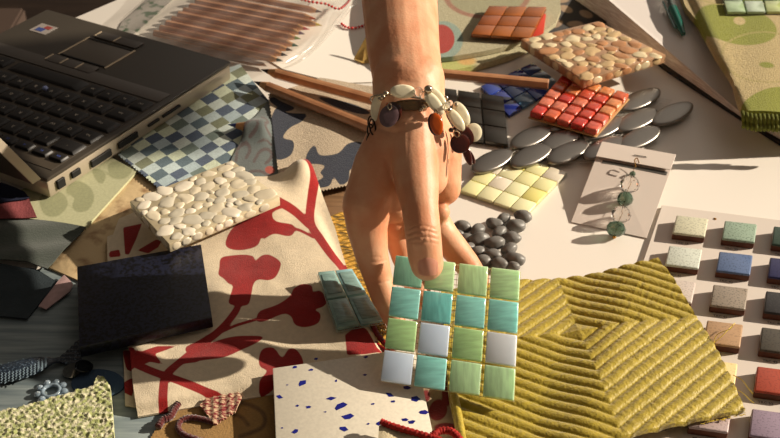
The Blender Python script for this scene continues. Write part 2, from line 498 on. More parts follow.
# wood-grained blue grey panel
m = mat('grey_blue_grain', lin(134, 144, 144), .7, .3, col2=lin(100, 112, 116), vscale=14, stretch=(1, 14, 1), bump=.12, bscale=60)
m.node_tree.nodes['Mapping'].inputs['Rotation'].default_value = (0, 0, radians(98))
tag(slab('grained_panel', [(-70, 300), (62, 262), (150, 280), (205, 420), (215, 520), (-60, 560)], .003, .0028, m), 'wide blue-grey grained panel under the beaded fish in the near left corner', 'sample panel')
# leaf board
M_leaf = pat_mat('leaf_board', lin(176, 176, 138), [lin(140, 142, 104)], rough=.7, bump=.15, bscale=500, sharp=.8)
leaf = union([sd_poly(curvy([(72, 207), (78, 212), (88, 210), (94, 200), (92, 190), (86, 184), (78, 181), (70, 183), (66, 192), (74, 198)])),
              sd_poly(curvy([(92, 170), (100, 169), (106, 175), (102, 184), (96, 180)])),
              sd_poly(curvy([(110, 163), (126, 160), (134, 166), (126, 178), (112, 178), (108, 170)])),
              sd_poly(curvy([(40, 196), (60, 192), (68, 204), (58, 216), (44, 214)]))])
tag(cloth('leaf_patterned_board', [(137, 171), (112, 158), (20, 190), (-8, 216), (34, 219), (86, 227)], flat(.0074), .004, .0024, M_leaf, pats=[leaf], h0=.0074),
    'pale green board printed with darker leaf shapes sticking out from under the laptop', 'pattern board')
M_trav = mat('travertine', lin(196, 172, 132), .75, .3, bump=.9, bscale=90, col2=lin(142, 112, 80), vscale=75, vlo=.5, vhi=.72)
tag(slab('travertine_board', [(47.5, 267), (130, 171), (168, 180), (215, 205), (175, 262), (110, 296), (76, 279)], .0048, .0040, M_trav, bevel=.0004), 'tan pitted stone-look board with its pointed corner beside the dark blue tile', 'stone sample')
M_teal = mat('teal_cloth', lin(62, 70, 62), .9, .2, bump=.5, bscale=700, var=.25, vscale=30, sheen=.3)
tag(cloth('teal_cloth_sample', [(-40, 224), (-12, 217.5), (36, 220), (86, 228), (47, 269), (28, 262), (-40, 258)],
    lambda a, b, x, y: .0092+.0008*sin(b*.25+a*.03), .004, .0010, M_teal, h0=.008), 'dull teal green cloth below the leaf board at the left edge', 'fabric sample')
tag(cloth('dark_grey_cloth', [(-40, 262), (0, 263), (34, 268), (58, 281), (27, 318), (0, 316), (-40, 312)],
    lambda a, b, x, y: .0055+.0006*sin(a*.1+b*.2), .004, .0012, mat('dark_grey_cloth', lin(46, 54, 58), .9, .2, bump=.5, bscale=600, var=.2), h0=.006), 'dark slate cloth with a cut corner lying below the dull teal cloth', 'fabric sample')
tag(slab('pink_wood_chip', [(58, 281), (64, 274), (73, 283), (70, 291), (46, 309), (38, 306)], .0068, .0012, mat('pink_chip', lin(170, 140, 138), .7, var=.2, vscale=200)), 'small dusty pink sample chip beside the dark blue tile', 'sample chip')
tag(cloth('rose_cloth', [(-30, 207), (4, 203), (29, 199), (37, 218), (0, 219), (-30, 221)], lambda a, b, x, y: .0108+.0004*sin(a*.2), .004, .0010,
    mat('rose_cloth', lin(140, 74, 76), .9, .2, bump=.5, bscale=600, var=.2), h0=.010), 'dusty red cloth corner below the laptop hinge', 'fabric sample')
tag(cloth('navy_sheet', [(-40, 190), (2, 184), (24, 192), (30, 199), (2, 204), (-40, 208)], lambda a, b, x, y: .0126+.0004*sin(a*.2), .004, .0008,
    mat('navy_sheet', lin(34, 38, 58), .9, .2, bump=.5, bscale=600, var=.2), h0=.011), 'dark navy piece below the laptop hinge', 'fabric sample')  # thin dark navy sheet below the hinge

# checked swatch, scroll swatch, beige swatch
def lat(x, y):
    dx, dy = x-144.3, y-138.9; a, b, c, d = 7.5, 5.7, 12.6, -6.8
    k = a*d-b*c
    return ((dx*d-dy*c)/k, (dy*a-dx*b)/k)
mc = mat('check_cloth', (1, 1, 1), .9, .2, bump=.5, bscale=900, sheen=.2)
n = mc.node_tree.nodes; l = mc.node_tree.links; bs = n['Principled BSDF']
at_ = n.new('ShaderNodeAttribute'); at_.attribute_name = 'lat'
ck = n.new('ShaderNodeTexChecker'); ck.inputs['Scale'].default_value = 1; l.new(at_.outputs['Vector'], ck.inputs['Vector'])
vm = n.new('ShaderNodeVectorMath'); vm.operation = 'FLOOR'; l.new(at_.outputs['Vector'], vm.inputs[0])
wn = n.new('ShaderNodeTexWhiteNoise'); l.new(vm.outputs[0], wn.inputs[0])
def ramp(cols):
    r = n.new('ShaderNodeValToRGB'); r.color_ramp.interpolation = 'CONSTANT'
    while len(r.color_ramp.elements) < len(cols): r.color_ramp.elements.new(.5)
    for i, c in enumerate(cols): r.color_ramp.elements[i].position = i/len(cols); r.color_ramp.elements[i].color = (*c, 1)
    l.new(wn.outputs[0], r.inputs[0]); return r
r1 = ramp([lin(84, 104, 114), lin(104, 120, 112), lin(72, 88, 110), lin(122, 128, 100)])
r2 = ramp([lin(186, 202, 202), lin(204, 214, 188), lin(170, 188, 192), lin(200, 212, 204)])
mx = n.new('ShaderNodeMix'); mx.data_type = 'RGBA'; l.new(ck.outputs['Fac'], mx.inputs[0]); l.new(r1.outputs[0], mx.inputs[6]); l.new(r2.outputs[0], mx.inputs[7])
tn = n.new('ShaderNodeTexNoise'); tn.inputs['Scale'].default_value = 500; tcc = n.new('ShaderNodeTexCoord'); l.new(tcc.outputs['Object'], tn.inputs[0])
mr = n.new('ShaderNodeMapRange'); mr.inputs[3].default_value = .7; mr.inputs[4].default_value = 1.25; l.new(tn.outputs[0], mr.inputs[0])
m3 = n.new('ShaderNodeMix'); m3.data_type = 'RGBA'; m3.blend_type = 'MULTIPLY'; m3.inputs[0].default_value = 1; l.new(mx.outputs[2], m3.inputs[6]); l.new(mr.outputs[0], m3.inputs[7])
l.new(m3.outputs[2], bs.inputs['Base Color'])
CP = [(118, 155), (159, 189), (238, 168), (262, 135), (269, 101), (240, 64), (205, 76), (140, 120)]
tag(cloth('checked_swatch', zigzag(CP, [0], [1], 1.6, 3.2), lambda a, b, x, y: .0085+.0006*sin(a*.09)*cos(b*.08), .004, .0006, mc, h0=.0085, uvf=lat),
    'blue, grey and pale green checked swatch with pinked edge beside the laptop', 'fabric swatch')
M_scroll = pat_mat('scroll_cloth', lin(98, 106, 104), [lin(86, 74, 72), lin(150, 70, 56)], bump=.4, sharp=.5)
scr = union([sd_stroke([(240, 140), (246, 132), (256, 126), (258, 134), (250, 140)], 3), sd_stroke([(236, 160), (238, 148), (246, 144), (250, 150), (246, 158)], 3.4),
             sd_stroke([(254, 162), (260, 152), (268, 150), (272, 156), (266, 164)], 3.2), sd_stroke([(262, 118), (268, 124), (266, 132), (272, 138)], 2.6), sd_stroke([(250, 172), (262, 172), (270, 178)], 3),
             sd_stroke([(258, 144), (266, 142), (272, 146)], 2)])
SP = [(268, 101), (262, 108), (250, 124), (232, 157), (226, 172), (262, 192), (280, 190), (276, 150)]
tag(cloth('scroll_swatch', zigzag(SP, [6, 7], [7, 0], -1.2, 3.2), lambda a, b, x, y: .0106+.0006*sin(a*.12+b*.05)+.0102*math.exp(-((b-131)/9)**2)*sstep(236, 246, a)*sstep(274, 262, a), .003, .0006, M_scroll, pats=[scr, sd_ell(270, 170, 5, 4)], h0=.0105),
    'blue-grey swatch with brown scrollwork between the checked and the beige swatch', 'fabric swatch')
M_beige = pat_mat('beige_cloth', lin(186, 168, 142), [lin(30, 36, 52)], bump=.8, bscale=700, sharp=.35, var=.25, vscale=600)
q = lambda P: [(260+x/4.345, 90+y/3.98) for x, y in P]
fl = union([sd_poly(curvy(q([(45, 120), (75, 70), (120, 90), (200, 95), (180, 125), (130, 150), (100, 190), (140, 200), (148, 225), (130, 262), (80, 280), (62, 262), (60, 200), (40, 150)]), 3)),
            sd_poly(curvy(q([(205, 252), (238, 220), (256, 258), (300, 262), (345, 250), (380, 215), (430, 205), (470, 225), (445, 260), (420, 300), (390, 320), (385, 360), (350, 380), (320, 350), (300, 385), (232, 390), (235, 370), (275, 350), (262, 330), (282, 305), (240, 295), (200, 292)]), 3)),
            sd_poly(curvy(q([(40, 40), (60, 30), (90, 45), (150, 70), (110, 85), (60, 60)]), 3)),
            sd_poly(curvy(q([(250, 30), (330, 40), (420, 60), (480, 90), (440, 95), (330, 70)]), 3))])
BP = [(268, 95), (281, 198), (330, 190), (386, 176), (384, 88), (320, 78)]
tag(cloth('beige_flower_swatch', zigzag(BP, [0, 1, 2], [1, 2, 3], 1.2, 3.2), lambda a, b, x, y: .0122+.0005*sin(a*.1), .003, .0006, M_beige, pats=[fl], h0=.012),
    'beige woven swatch with navy flower silhouettes and pinked edge left of the wrist', 'fabric swatch')
tag(slab('brown_wood_board', [(283, 150), (384, 150), (375, 200), (345, 226), (327, 230), (290, 226)], .0030, .0028,
    mat('brown_board', lin(140, 108, 76), .6, col2=lin(112, 84, 58), stretch=(1, 10, 1), vscale=20)), 'brown wooden board peeking out below the beige flower swatch', 'wood board')

# ------------------------------------------------------------------ flowered red fabric
M_flow = pat_mat('flower_cloth', lin(212, 196, 168), [lin(140, 20, 18)], bump=.5, bscale=1100, sharp=.4, var=.10, vscale=250)
c6 = lambda P: [(200+x/3.9, 150+y/3.9) for x, y in P]
c7 = lambda P: [(200+x/3.9, 250+y/3.9) for x, y in P]
FLW = union([
    sd_stroke([(307, 167), (313, 178), (315, 188), (312, 202), (310, 217), (312, 228), (320.5, 240), (331, 253), (341, 264), (352, 282)], 8.6),
    sd_stroke([(272, 208), (281, 211), (296, 216.5), (309, 226)], 8), sd_stroke([(292, 230.5), (300, 232), (313, 238)], 2.8),
    sd_poly(curvy(c6([(100, 372), (120, 320), (190, 275), (310, 232), (332, 250), (285, 272), (298, 296), (360, 300), (371, 320), (350, 342), (290, 335), (250, 352), (240, 345), (220, 375), (150, 387)]), 3)),
    sd_poly(curvy(c7([(80, 30), (110, 18), (165, 14), (205, 22), (217, 40), (240, 22), (270, 20), (308, 44), (315, 65), (295, 105), (265, 118), (228, 115), (208, 132), (198, 180), (183, 213), (125, 215), (112, 200), (128, 145), (110, 131), (90, 110), (72, 95), (75, 65)]), 3)),
    sd_stroke(c7([(150, 213), (138, 240), (105, 285), (60, 328), (0, 365), (-40, 385)]), (6, 9)),
    sd_poly(curvy(c7([(220, 265), (235, 235), (300, 210), (350, 180), (365, 150), (400, 132), (435, 140), (442, 165), (470, 163), (497, 200), (480, 225), (450, 236), (470, 252), (460, 285), (410, 300), (370, 290), (355, 260), (320, 250), (250, 278), (225, 278)]), 3)),
    sd_stroke(c7([(222, 268), (130, 300), (60, 330), (10, 350)]), 3),
    sd_poly(curvy([(188, 362), (197, 352), (210, 343), (236, 337), (256, 336.5), (263, 339), (248, 348), (225, 358), (204, 361)], 3)),
    sd_poly(curvy([(259, 358), (263, 349), (274, 347.5), (282, 357), (288, 348.5), (296, 348.5), (303, 360), (300, 371), (275, 385), (260, 392), (260, 381), (267, 372), (260, 367)], 3)),
    sd_poly([(347, 356), (345, 336), (358, 325), (367, 330), (377, 347), (384, 351), (364, 355)]),
    sd_stroke([(208, 338), (192, 352), (176, 366), (166, 378), (163.5, 391), (162.5, 410)], (7, 9.5)), sd_stroke([(134, 363), (160, 375.5), (192, 386), (227, 398)], 8),
    sd_stroke([(174, 366), (184, 362.5), (196, 361)], 4),
    sd_poly([(135, 351), (142, 352), (158, 346), (178, 344.5), (155, 354), (163, 365), (150, 362), (135, 368)]),
    sd_stroke([(131, 352), (131, 366)], 8),
    sd_poly([(123, 227), (142, 223), (136, 239), (129, 254), (125, 254)]), sd_poly([(137, 250), (156, 239), (162, 240), (158, 247), (148, 253)]), sd_poly([(109, 251), (119, 249), (121, 256), (109, 257)]),
    sd_stroke([(283, 177), (294, 172), (302, 167)], 1.6), sd_stroke([(346, 262), (352, 282), (360, 300)], 3)])
def flow_h(a, b, x, y):
    h = .0105+.0012*sin(a*.055+b*.03)*sin(b*.07-.5)+.0006*noise.noise(Vector((a*.05, b*.07, 0)))
    h += .011*math.exp(-((a-265)**2/45**2+(b-205)**2/24**2))
    h += .016*math.exp(-((a-303)**2/17**2+(b-180)**2/17**2))
    h += .0010*math.exp(-((a-200)**2/70**2+(b-372+(a-200)*.05)**2/16**2))*sstep(120, 150, a)
    # the front edge is a fold that turns down
    e = b-(412-(a-137)*.165); h -= .007*sstep(-9, 0, e)
    r = (a-(302+(b-168)*.47))                       # right border comes down on the trim below
    h -= .004*sstep(-12, 0, r)*sstep(200, 230, b)
    if a < 222: h = h*(1-sstep(222, 200, a)*sstep(345, 325, b))+.0100*sstep(222, 200, a)*sstep(345, 325, b)
    return max(h, .0055)
flower = cloth('flower_fabric', [(107, 236), (113, 234), (115, 228), (119, 218), (150, 205), (190, 188), (235, 180), (268, 179), (284, 176), (296, 170), (303, 167), (308, 168), (314, 179), (321, 194), (334.6, 224), (347, 264), (352, 290), (368, 320), (384, 350), (384, 362), (340, 372),
    (274, 389), (225, 397), (180, 404), (137, 411.5), (133, 385), (130, 352), (108, 300)], flow_h, .0022, .0016, M_flow, pats=[FLW], h0=.0105, smooth=70)
tag(flower, 'folded cream fabric with big red flowers and stems left of the hand', 'fabric')
cloth('under_layer', [(123, 350), (134, 346), (150, 350), (150, 402), (137, 406), (125, 404)], lambda a, b, x, y: .0052+.0004*sin(b*.2), .003, .0012, M_flow, parent=flower,
      pats=[union([sd_poly([(122, 350), (136, 350), (134, 372), (126, 368)]), sd_poly([(123, 382), (134, 376), (133, 396), (124, 392)])])], h0=.006)
bm = tube_bm([at(137.5, 356+ (i*.9), .0139-(.0035*max(0, (i-38)/22) if i > 38 else 0)) for i in range(0, 56, 3)], .0004, 5)
bm.free()

# ------------------------------------------------------------------ tiles and slabs on the left
def slab_pebbles(name, Q, th, slabmat, pebmats, rad, label, cat, seed, zoff=.0004):
    rnd = random.Random(seed)
    root = fin(name, prism(Q, th, .0008, 2), slabmat, None, 40); tag(root, label, cat)
    N = nrm(Q); ex = (Q[1]-Q[0]); ey = (Q[3]-Q[0]); Lx, Ly = ex.length, ey.length; ux, uy = ex.normalized(), ey.normalized()
    uy = (uy-ux*uy.dot(ux)).normalized()
    pts = []; tries = 0
    while tries < 6000 and len(pts) < 78:
        tries += 1
        u, v = rnd.random(), rnd.random(); s = rnd.uniform(.75, 1.2) if tries < 2500 else rnd.uniform(.5, .75)
        if min(u, 1-u)*Lx < rad*s*.75 or min(v, 1-v)*Ly < rad*s*.75: continue
        if all(hypot((u-a)*Lx, (v-b)*Ly) > rad*(s+t)*.84 for a, b, t in pts): pts.append((u, v, s))
    for k, (u, v, s) in enumerate(pts):
        a = rnd.uniform(-.5, .5)+(0 if rnd.random() < .7 else 1.2); c = bil(Q, u, v)+N*(zoff-rad*.13)
        X = (ux*cos(a)+uy*sin(a))*rad*s*1.22; Y = (uy*cos(a)-ux*sin(a))*rad*s*.92
        fin('pebble', blob(c, (X, Y, N*rad*.20), 3, .34, k+seed), rnd.choice(pebmats), root, 80)
    # pebbles cut through at the near sides
    for (p, q, nn) in ((Q[3], Q[2], None), (Q[0], Q[3], None), (Q[2], Q[1], None)):
        L = (q-p).length; d = (q-p).normalized(); out = d.cross(N).normalized()
        if (p+q-2*bil(Q, .5, .5)).dot(out) < 0: out = -out
        x = rad*.9
        while x < L-rad*.8:
            s = rnd.uniform(.7, 1.15)
            c = p+d*x-N*th*.52-out*rad*.03
            bm = blob(c, (d*rad*s*.85, N*th*.46, out*rad*.10), 2, .2, int(x*1e4))
            fin('cut_pebble', bm, rnd.choice(pebmats), root, 80)
            x += rad*s*1.75
    return root
M_resin = mat('milky_resin', lin(200, 186, 154), .25, .5, sss=.0, var=.15, vscale=120, coat=.3)
M_pw = [mat('white_pebble', lin(226, 216, 196), .35, .5, sss=0, var=.12, vscale=60), mat('ivory_pebble', lin(214, 202, 176), .35, .5, var=.12, vscale=60), mat('grey_white_pebble', lin(200, 192, 172), .35, var=.12, vscale=60)]
slab_pebbles('pebble_slab', quad_pts([(129.5, 201), (232, 160), (280, 197), (169, 244)], [.0360, .0355, .0345, .0350]), .0090, M_resin, M_pw, .0070,
             'white pebbles set in a milky square slab on the cream and red fabric', 'pebble tile', 3)
M_navy = mat('navy_speckled', lin(24, 27, 44), .42, .35, col2=lin(6, 6, 10), vscale=420, vlo=.48, vhi=.56, coat=.1, bump=.05, bscale=400)
tag(slab('navy_tile', [(77, 266.5), (201, 244), (212, 317), (79, 347)], .0240, .0105, M_navy, bevel=.0007), 'glossy dark navy speckled square tile left of the red flowers', 'tile')
M_ter = mat('terrazzo', lin(222, 214, 196), .3, .5, var=.1, vscale=400)
M_chip = mat('blue_chip', lin(24, 30, 128), .25, .5, var=.3, vscale=100)
def terrazzo():
    Q = quad_pts([(272.7, 368), (414.5, 347.5), (442, 474), (278, 492)], [.0185, .0160, .0145, .0165])
    N = nrm([Q[0], Q[1], Q[2], Q[3]]); dd = (Q[2]-Q[0]).dot(N); Q[2] = Q[2]-Vector((0, 0, dd/N.z))
    bm = prism(Q, .0085, .0006, 2); rnd = random.Random(5)
    bmesh.ops.recalc_face_normals(bm, faces=bm.faces)
    chips = [(302, 383, 5, .5), (331, 398.5, 5, 0), (340, 406, 7, .2), (348, 417, 6, 0), (344, 429, 5, -.4), (295, 432, 4, .6), (279, 397, 4, -.5), (311, 370, 3, 0), (316, 359, 3, .3), (295, 367, 3, .4), (297, 406, 2.5, 0), (309, 407, 3, 0),
             (366, 357, 3, .3), (365, 375, 2.5, 0), (390, 395, 5, -.8), (393, 401.5, 2.5, 0), (407, 387.5, 5, -.3), (416, 399, 5.5, -.3), (424, 412, 5, -.2), (380, 423, 4.5, .3), (405, 420, 4, 0), (412, 422, 4.5, 0), (386, 371, 2, 0), (336, 381, 2, 1), (287, 385, 1.5, 0), (282, 428, 1.6, 0), (373, 404, 2, 0), (325, 412, 1.6, 0), (368, 424, 2, 0), (350, 440, 3, 0), (300, 450, 4, 0), (420, 450, 4, 0), (360, 460, 4, 0)]
    nf = len(bm.faces)
    # exact point on the top plane
    for px, py, r, a in chips:
        d = atz(px, py, 1)-camo.location; t = (Q[0]-camo.location).dot(N)/d.dot(N); p = camo.location+d*t
        k = rnd.choice((4, 5, 5, 6)); R = r*.00052
        X = (Q[1]-Q[0]).normalized(); Y = N.cross(X)
        vs = []
        for i in range(k):
            th = 2*pi*i/k+rnd.uniform(-.3, .3); rr = R*rnd.uniform(.75, 1.25)
            x, y = rr*cos(th)*1.35, rr*sin(th)*.85; x, y = x*cos(a)-y*sin(a), x*sin(a)+y*cos(a)
            vs.append(bm.verts.new(p+X*x+Y*y+N*.00012))
        f = bm.faces.new(vs); f.normal_update()
        if f.normal.dot(N) < 0: f.normal_flip()
        f.material_index = 1
    return fin('terrazzo_tile', bm, [M_ter, M_chip], None, 40, norm=False)
tag(terrazzo(), 'pale terrazzo tile with cobalt blue chips at the bottom edge below the hand', 'tile')

# teal glass mosaic scrap by the index finger
M_glass = mat('streaky_glass', (1, 1, 1), .12, .5, objcol=True, var=.3, vscale=55, stretch=(1, 4, 1), coat=.5, trans=.0, ior=1.3, det=5)
r_ = empty('teal_glass_mosaic', at(350, 298, .018), 'small scrap of four teal glass squares lying on the red flowers beside the index finger', 'mosaic sheet')
Qt = quad_pts([(317, 271), (352, 267.5), (384, 320), (337, 329)], [.0225, .0215, .0160, .0170])
mosaic('t', Qt, 2, 2, .06, .0035, lambda i, j: [lin(150, 186, 178), lin(160, 206, 210), lin(144, 180, 172), lin(160, 202, 200)][i+2*j], M_glass, r_, .0007)
for i_ in range(2):
    for j_ in range(2):
        fin('glass_inset', box_on(Qt, i_/2+.075, i_/2+.425, j_/2+.075, j_/2+.425, .0001, .0007, .0002), mat('inset_glass', lin(136, 168, 162), .08, .5, coat=.5, var=.3, vscale=120, stretch=(1, 5, 1)), r_, 40)
fin('mesh_backing', back_net(Qt, 2, 2, .0035, 4), mat('mesh_white', lin(190, 200, 190), .8), r_)

# ------------------------------------------------------------------ corner bottom left
def boucle_h(a, b, x, y):
    p = Vector((x*420, y*420, 0)); return .0115+.0016*noise.noise(p)+.0012*noise.noise(p*2.3)
M_bou = mat('boucle_green', lin(150, 156, 98), .95, .1, col2=lin(204, 198, 166), vscale=260, vlo=.45, vhi=.6, bump=.8, bscale=900, sheen=.3)
tag(cloth('boucle_swatch', [(-40, 424), (0, 411), (40, 401), (74, 391), (93, 385), (98, 375), (104, 377), (110, 386), (112, 407), (115, 450), (118, 490), (-40, 500)], boucle_h, .0012, .0065, M_bou, h0=.0115, smooth=80),
    'nubbly lime and cream boucle swatch filling the near left corner', 'fabric swatch')
def fish():
    M = mat('fish_beads', lin(26, 36, 48), .35, .5, col2=lin(90, 106, 122), vscale=700, vlo=.55, vhi=.66, stretch=(1, 1, 1), bump=.6, bscale=500)
    root = empty('beaded_fish', at(20, 370, .003), 'dark beaded fish trimming lying on the grained panel', 'ornament')
    P = [(-34, 380, .3), (-20, 379, 5), (0, 374, 10.5), (18, 370, 11.5), (34, 365.5, 10), (46, 362, 7), (54, 360.5, 3.4), (60, 359.5, 3.0)]
    bm = bmesh.new(); pts = [at(a, b, .0085) for a, b, r in P]; tube_bm(smooth_path(pts, 4), [x for k in range(len(P)-1) for x in [(P[k][2]*(1-j/4)+P[k+1][2]*j/4)*.00082 for j in range(4)]]+[P[-1][2]*.00082], 16, bm=bm)
    for v in bm.verts: v.co.z = .0034+(v.co.z-.0034)*.55+.002
    fin('fish_body', bm, M, root, 60)
    # rows of scale stitches
    Ms = mat('fish_thread', lin(120, 138, 150), .6)
    bm = bmesh.new()
    for r in range(13):
        for k in range(7):
            t = r/12; x = 2+t*44; w = (11 if x < 30 else 11-(x-30)*.35); yy = 374-x*.26+(k/3-1)*w*.72+(r % 2)*1.5
            hh = .0078+.0045*math.sqrt(max(0, 1-((k/3-1)*.8)**2))
            tube_bm([at(x-1.2, yy-1.5, hh), at(x+.6, yy, hh+.0003), at(x-1.2, yy+1.5, hh)], .0003, 4, bm=bm)
    fin('scale_stitching', bm, Ms, root)
    cloth('fish_tail', curvy([(56, 359), (62, 355), (70, 348), (78, 340), (80, 342), (79, 350), (82, 360), (83, 368), (78, 369), (68, 364), (58, 362)], 3), lambda a, b, x, y: .0062+.0005*sin(b*1.6), .0012, .0016, M, parent=root, h0=.006)
fish()
def button(px, py, r, rot, h, col, label, tilt):
    p = at(px, py, h); ax = Euler((tilt[0], tilt[1], 0)).to_matrix() @ Vector((0, 0, 1))
    root = fin('shell_button', lathe([(r*.3, -.0006), (r*.9, -.001), (r, 0), (r*.95, .0009), (r*.8, .0006), (r*.3, .0002)], p, ax, 28), mat('button', col, .15, .6, var=.5, vscale=200, coat=.6), None, 50)
    tag(root, label, 'button')
button(72, 371, .0072, 0, .0060, lin(40, 48, 44), 'dark pearly button left of the other dark button below the fish tail', (.15, -.1))
button(84, 366.5, .0068, 0, .0088, lin(30, 34, 36), 'dark pearly button overlapping on the right below the fish tail', (-.1, .25))
def flowerbead():
    c = at(51, 391, .0055); root = empty('glass_flower_bead', at(51, 391, .003), 'pale blue glass flower bead between the fish and the boucle swatch', 'bead')
    M = mat('ice_glass', lin(170, 190, 205), .08, .6, trans=.5, var=.3, vscale=200)
    fin('bead_ring', tube_bm([c+Vector((cos(a*pi/8), sin(a*pi/8), 0))*.0062 for a in range(16)], .0016, 8, closed=True), M, root, 60)
    for a in range(9):
        d = Vector((cos(a*2*pi/9), sin(a*2*pi/9), 0))
        fin('petal', blob(c+d*.0094, (d*.0030, Vector((-d.y, d.x, 0))*.0028, Vector((0, 0, .0018))), 2), M, root, 70)
flowerbead()
tag(slab('blue_disc', [(98+27*cos(a*pi/14), 383+14*sin(a*pi/14)) for a in range(28)], .0044, .0013, mat('blue_matte', lin(58, 76, 96), .95, .1, bump=.4, bscale=700), bevel=.0003), 'flat dark blue disc behind the corner of the boucle swatch', 'disc')  # plain dark blue disc lying flat behind the swatch corner

# bottom: tan cloth with maroon cord, tweed scrap, trims
M_tan = pat_mat('tan_cloth', lin(150, 116, 66), [lin(104, 78, 48)], bump=.5, bscale=700, sharp=1.2)
swirl = union([sd_stroke([(226, 400), (250, 405), (264, 415), (262, 428), (240, 436)], 4), sd_stroke([(222, 412), (240, 416), (248, 425)], 3.4)])
tan = cloth('tan_cloth', zigzag([(149, 440), (156, 428), (167, 418), (178, 398), (273, 378), (278, 440), (282, 480), (140, 480)], [0, 1, 2], [1, 2, 3], -1, 3), lambda a, b, x, y: .0044+.0004*sin(a*.1), .002, .0008, M_tan, pats=[swirl], h0=.0044)
tag(tan, 'tan cloth with a looping maroon cord at the bottom edge left of the terrazzo', 'fabric swatch')
M_maroon = mat('maroon_chenille', lin(92, 26, 24), .9, .1, bump=1.0, bscale=900, var=.4, vscale=500, sheen=.5)
def rope(P, r, h): 
    pts = smooth_path([at(a, b, h) for a, b in P], 8); rr = [r*(1+.16*sin(i*2.4)) for i in range(len(pts))]
    return tube_bm(pts, rr, 8)
fin('maroon_cord', rope([(222, 414), (216, 422), (204, 419.5), (192, 417.5), (182, 420), (178, 427), (183, 434), (196, 439), (220, 446)], .0021, .0062), M_maroon, tan, 70)
fin('maroon_cord', rope([(158, 427), (163, 420), (170, 417), (174, 410), (178, 404)], .0026, .0066), M_maroon, tan, 70)
M_tweed = mat('tweed', lin(196, 168, 138), .9, .1, col2=lin(122, 44, 50), vscale=330, vlo=.42, vhi=.58, stretch=(1, 2.4, 1), bump=.9, bscale=500)
tag(cloth('tweed_scrap', zigzag([(200, 404), (215, 424), (236, 410), (242, 396), (238, 392), (206, 398)], [0, 1], [1, 2], -1, 3.5), lambda a, b, x, y: .0085+.0005*sin(a*.8), .0015, .0014, M_tweed, h0=.0085),
    'small woven pink and cream tweed triangle on the tan cloth below the cream fabric fold', 'fabric scrap')
M_gold = mat('gold_embroidery', lin(206, 158, 60), .5, .5, col2=lin(96, 74, 28), vscale=100, vlo=.45, vhi=.6, stretch=(1, 6, 1), bump=1, bscale=260, metal=.1)
M_gold.node_tree.nodes['Mapping'].inputs['Rotation'].default_value = (0, 0, radians(-20))
tr = cloth('embroidered_trim', [(327, 218), (340, 212), (350, 214), (362, 262), (374, 300), (388, 330), (388, 352), (372, 340), (352, 290), (344, 262)], lambda a, b, x, y: .0045+.0007*sin(b*1.3+a*.5), .0012, .0018, M_gold, h0=.0045)
tag(tr, 'gold embroidered fabric strip showing between the flowered fabric and the index finger', 'fabric trim')
M_redbead = mat('red_beads', lin(150, 20, 26), .3, .6, bump=.4, bscale=600, var=.5, vscale=300)
fin('red_beading', rope([(372, 322), (377, 334), (386, 345), (392, 352)], .0022, .0085), M_redbead, tr, 70)
fin('red_beading', rope([(366, 330), (372, 340), (380, 347), (388, 352)], .0018, .0080), M_redbead, tr, 70)
bm = bmesh.new()
rnd = random.Random(3)
for k in range(60):
    t = rnd.random(); p = at(372+14*t+rnd.uniform(-4, 4), 318+18*t+rnd.uniform(-5, 5), .0095)
    blob(p, [Vector((.0009, 0, 0)), Vector((0, .0009, 0)), Vector((0, 0, .0009))], 1, bm=bm)
fin('seed_beads', bm, mat('dark_beads', lin(60, 70, 40), .25, .6, col2=lin(190, 150, 60), vscale=500), tr, 60)
M_mar = pat_mat('maroon_flower_cloth', lin(150, 128, 100), [lin(110, 26, 24)], bump=.5, bscale=700, sharp=.6)
tag(cloth('maroon_flower_cloth', [(384, 352), (400, 340), (460, 372), (470, 470), (418, 480)], lambda a, b, x, y: .0050+.0004*sin(b*.15), .002, .0010, M_mar, h0=.005,
    pats=[union([sd_ell(438, 410, 9, 11, 20), sd_ell(447, 394, 5, 12, 0), sd_ell(446, 428, 12, 5), sd_ell(426, 396, 4, 6)])]), 'beige cloth with maroon blossoms glimpsed between the terrazzo and the gold quilt', 'fabric')
pouch = cloth('corded_pouch', [(379, 426), (386, 424), (410, 432), (436, 440), (470, 452), (470, 480), (376, 480)], lambda a, b, x, y: .0235+.0006*sin(a*.2), .0018, .002, mat('pouch_linen', lin(196, 182, 150), .9, .2, bump=.5, bscale=700), h0=.0235)
tag(pouch, 'linen piece edged with thick red cord at the bottom edge on the terrazzo tile', 'pouch')
M_redcord = mat('red_cord', lin(168, 34, 26), .7, .3, bump=.9, bscale=700, var=.35, vscale=400)
fin('red_cord', rope([(381, 421.5), (388, 424.5), (402, 429), (416, 433), (430, 437), (444, 442), (460, 450)], .0023, .0255), M_redcord, pouch, 70)
fin('red_cord', rope([(432, 436), (440, 431), (450, 431), (457, 436), (462, 444)], .0026, .0235), M_redcord, pouch, 70)

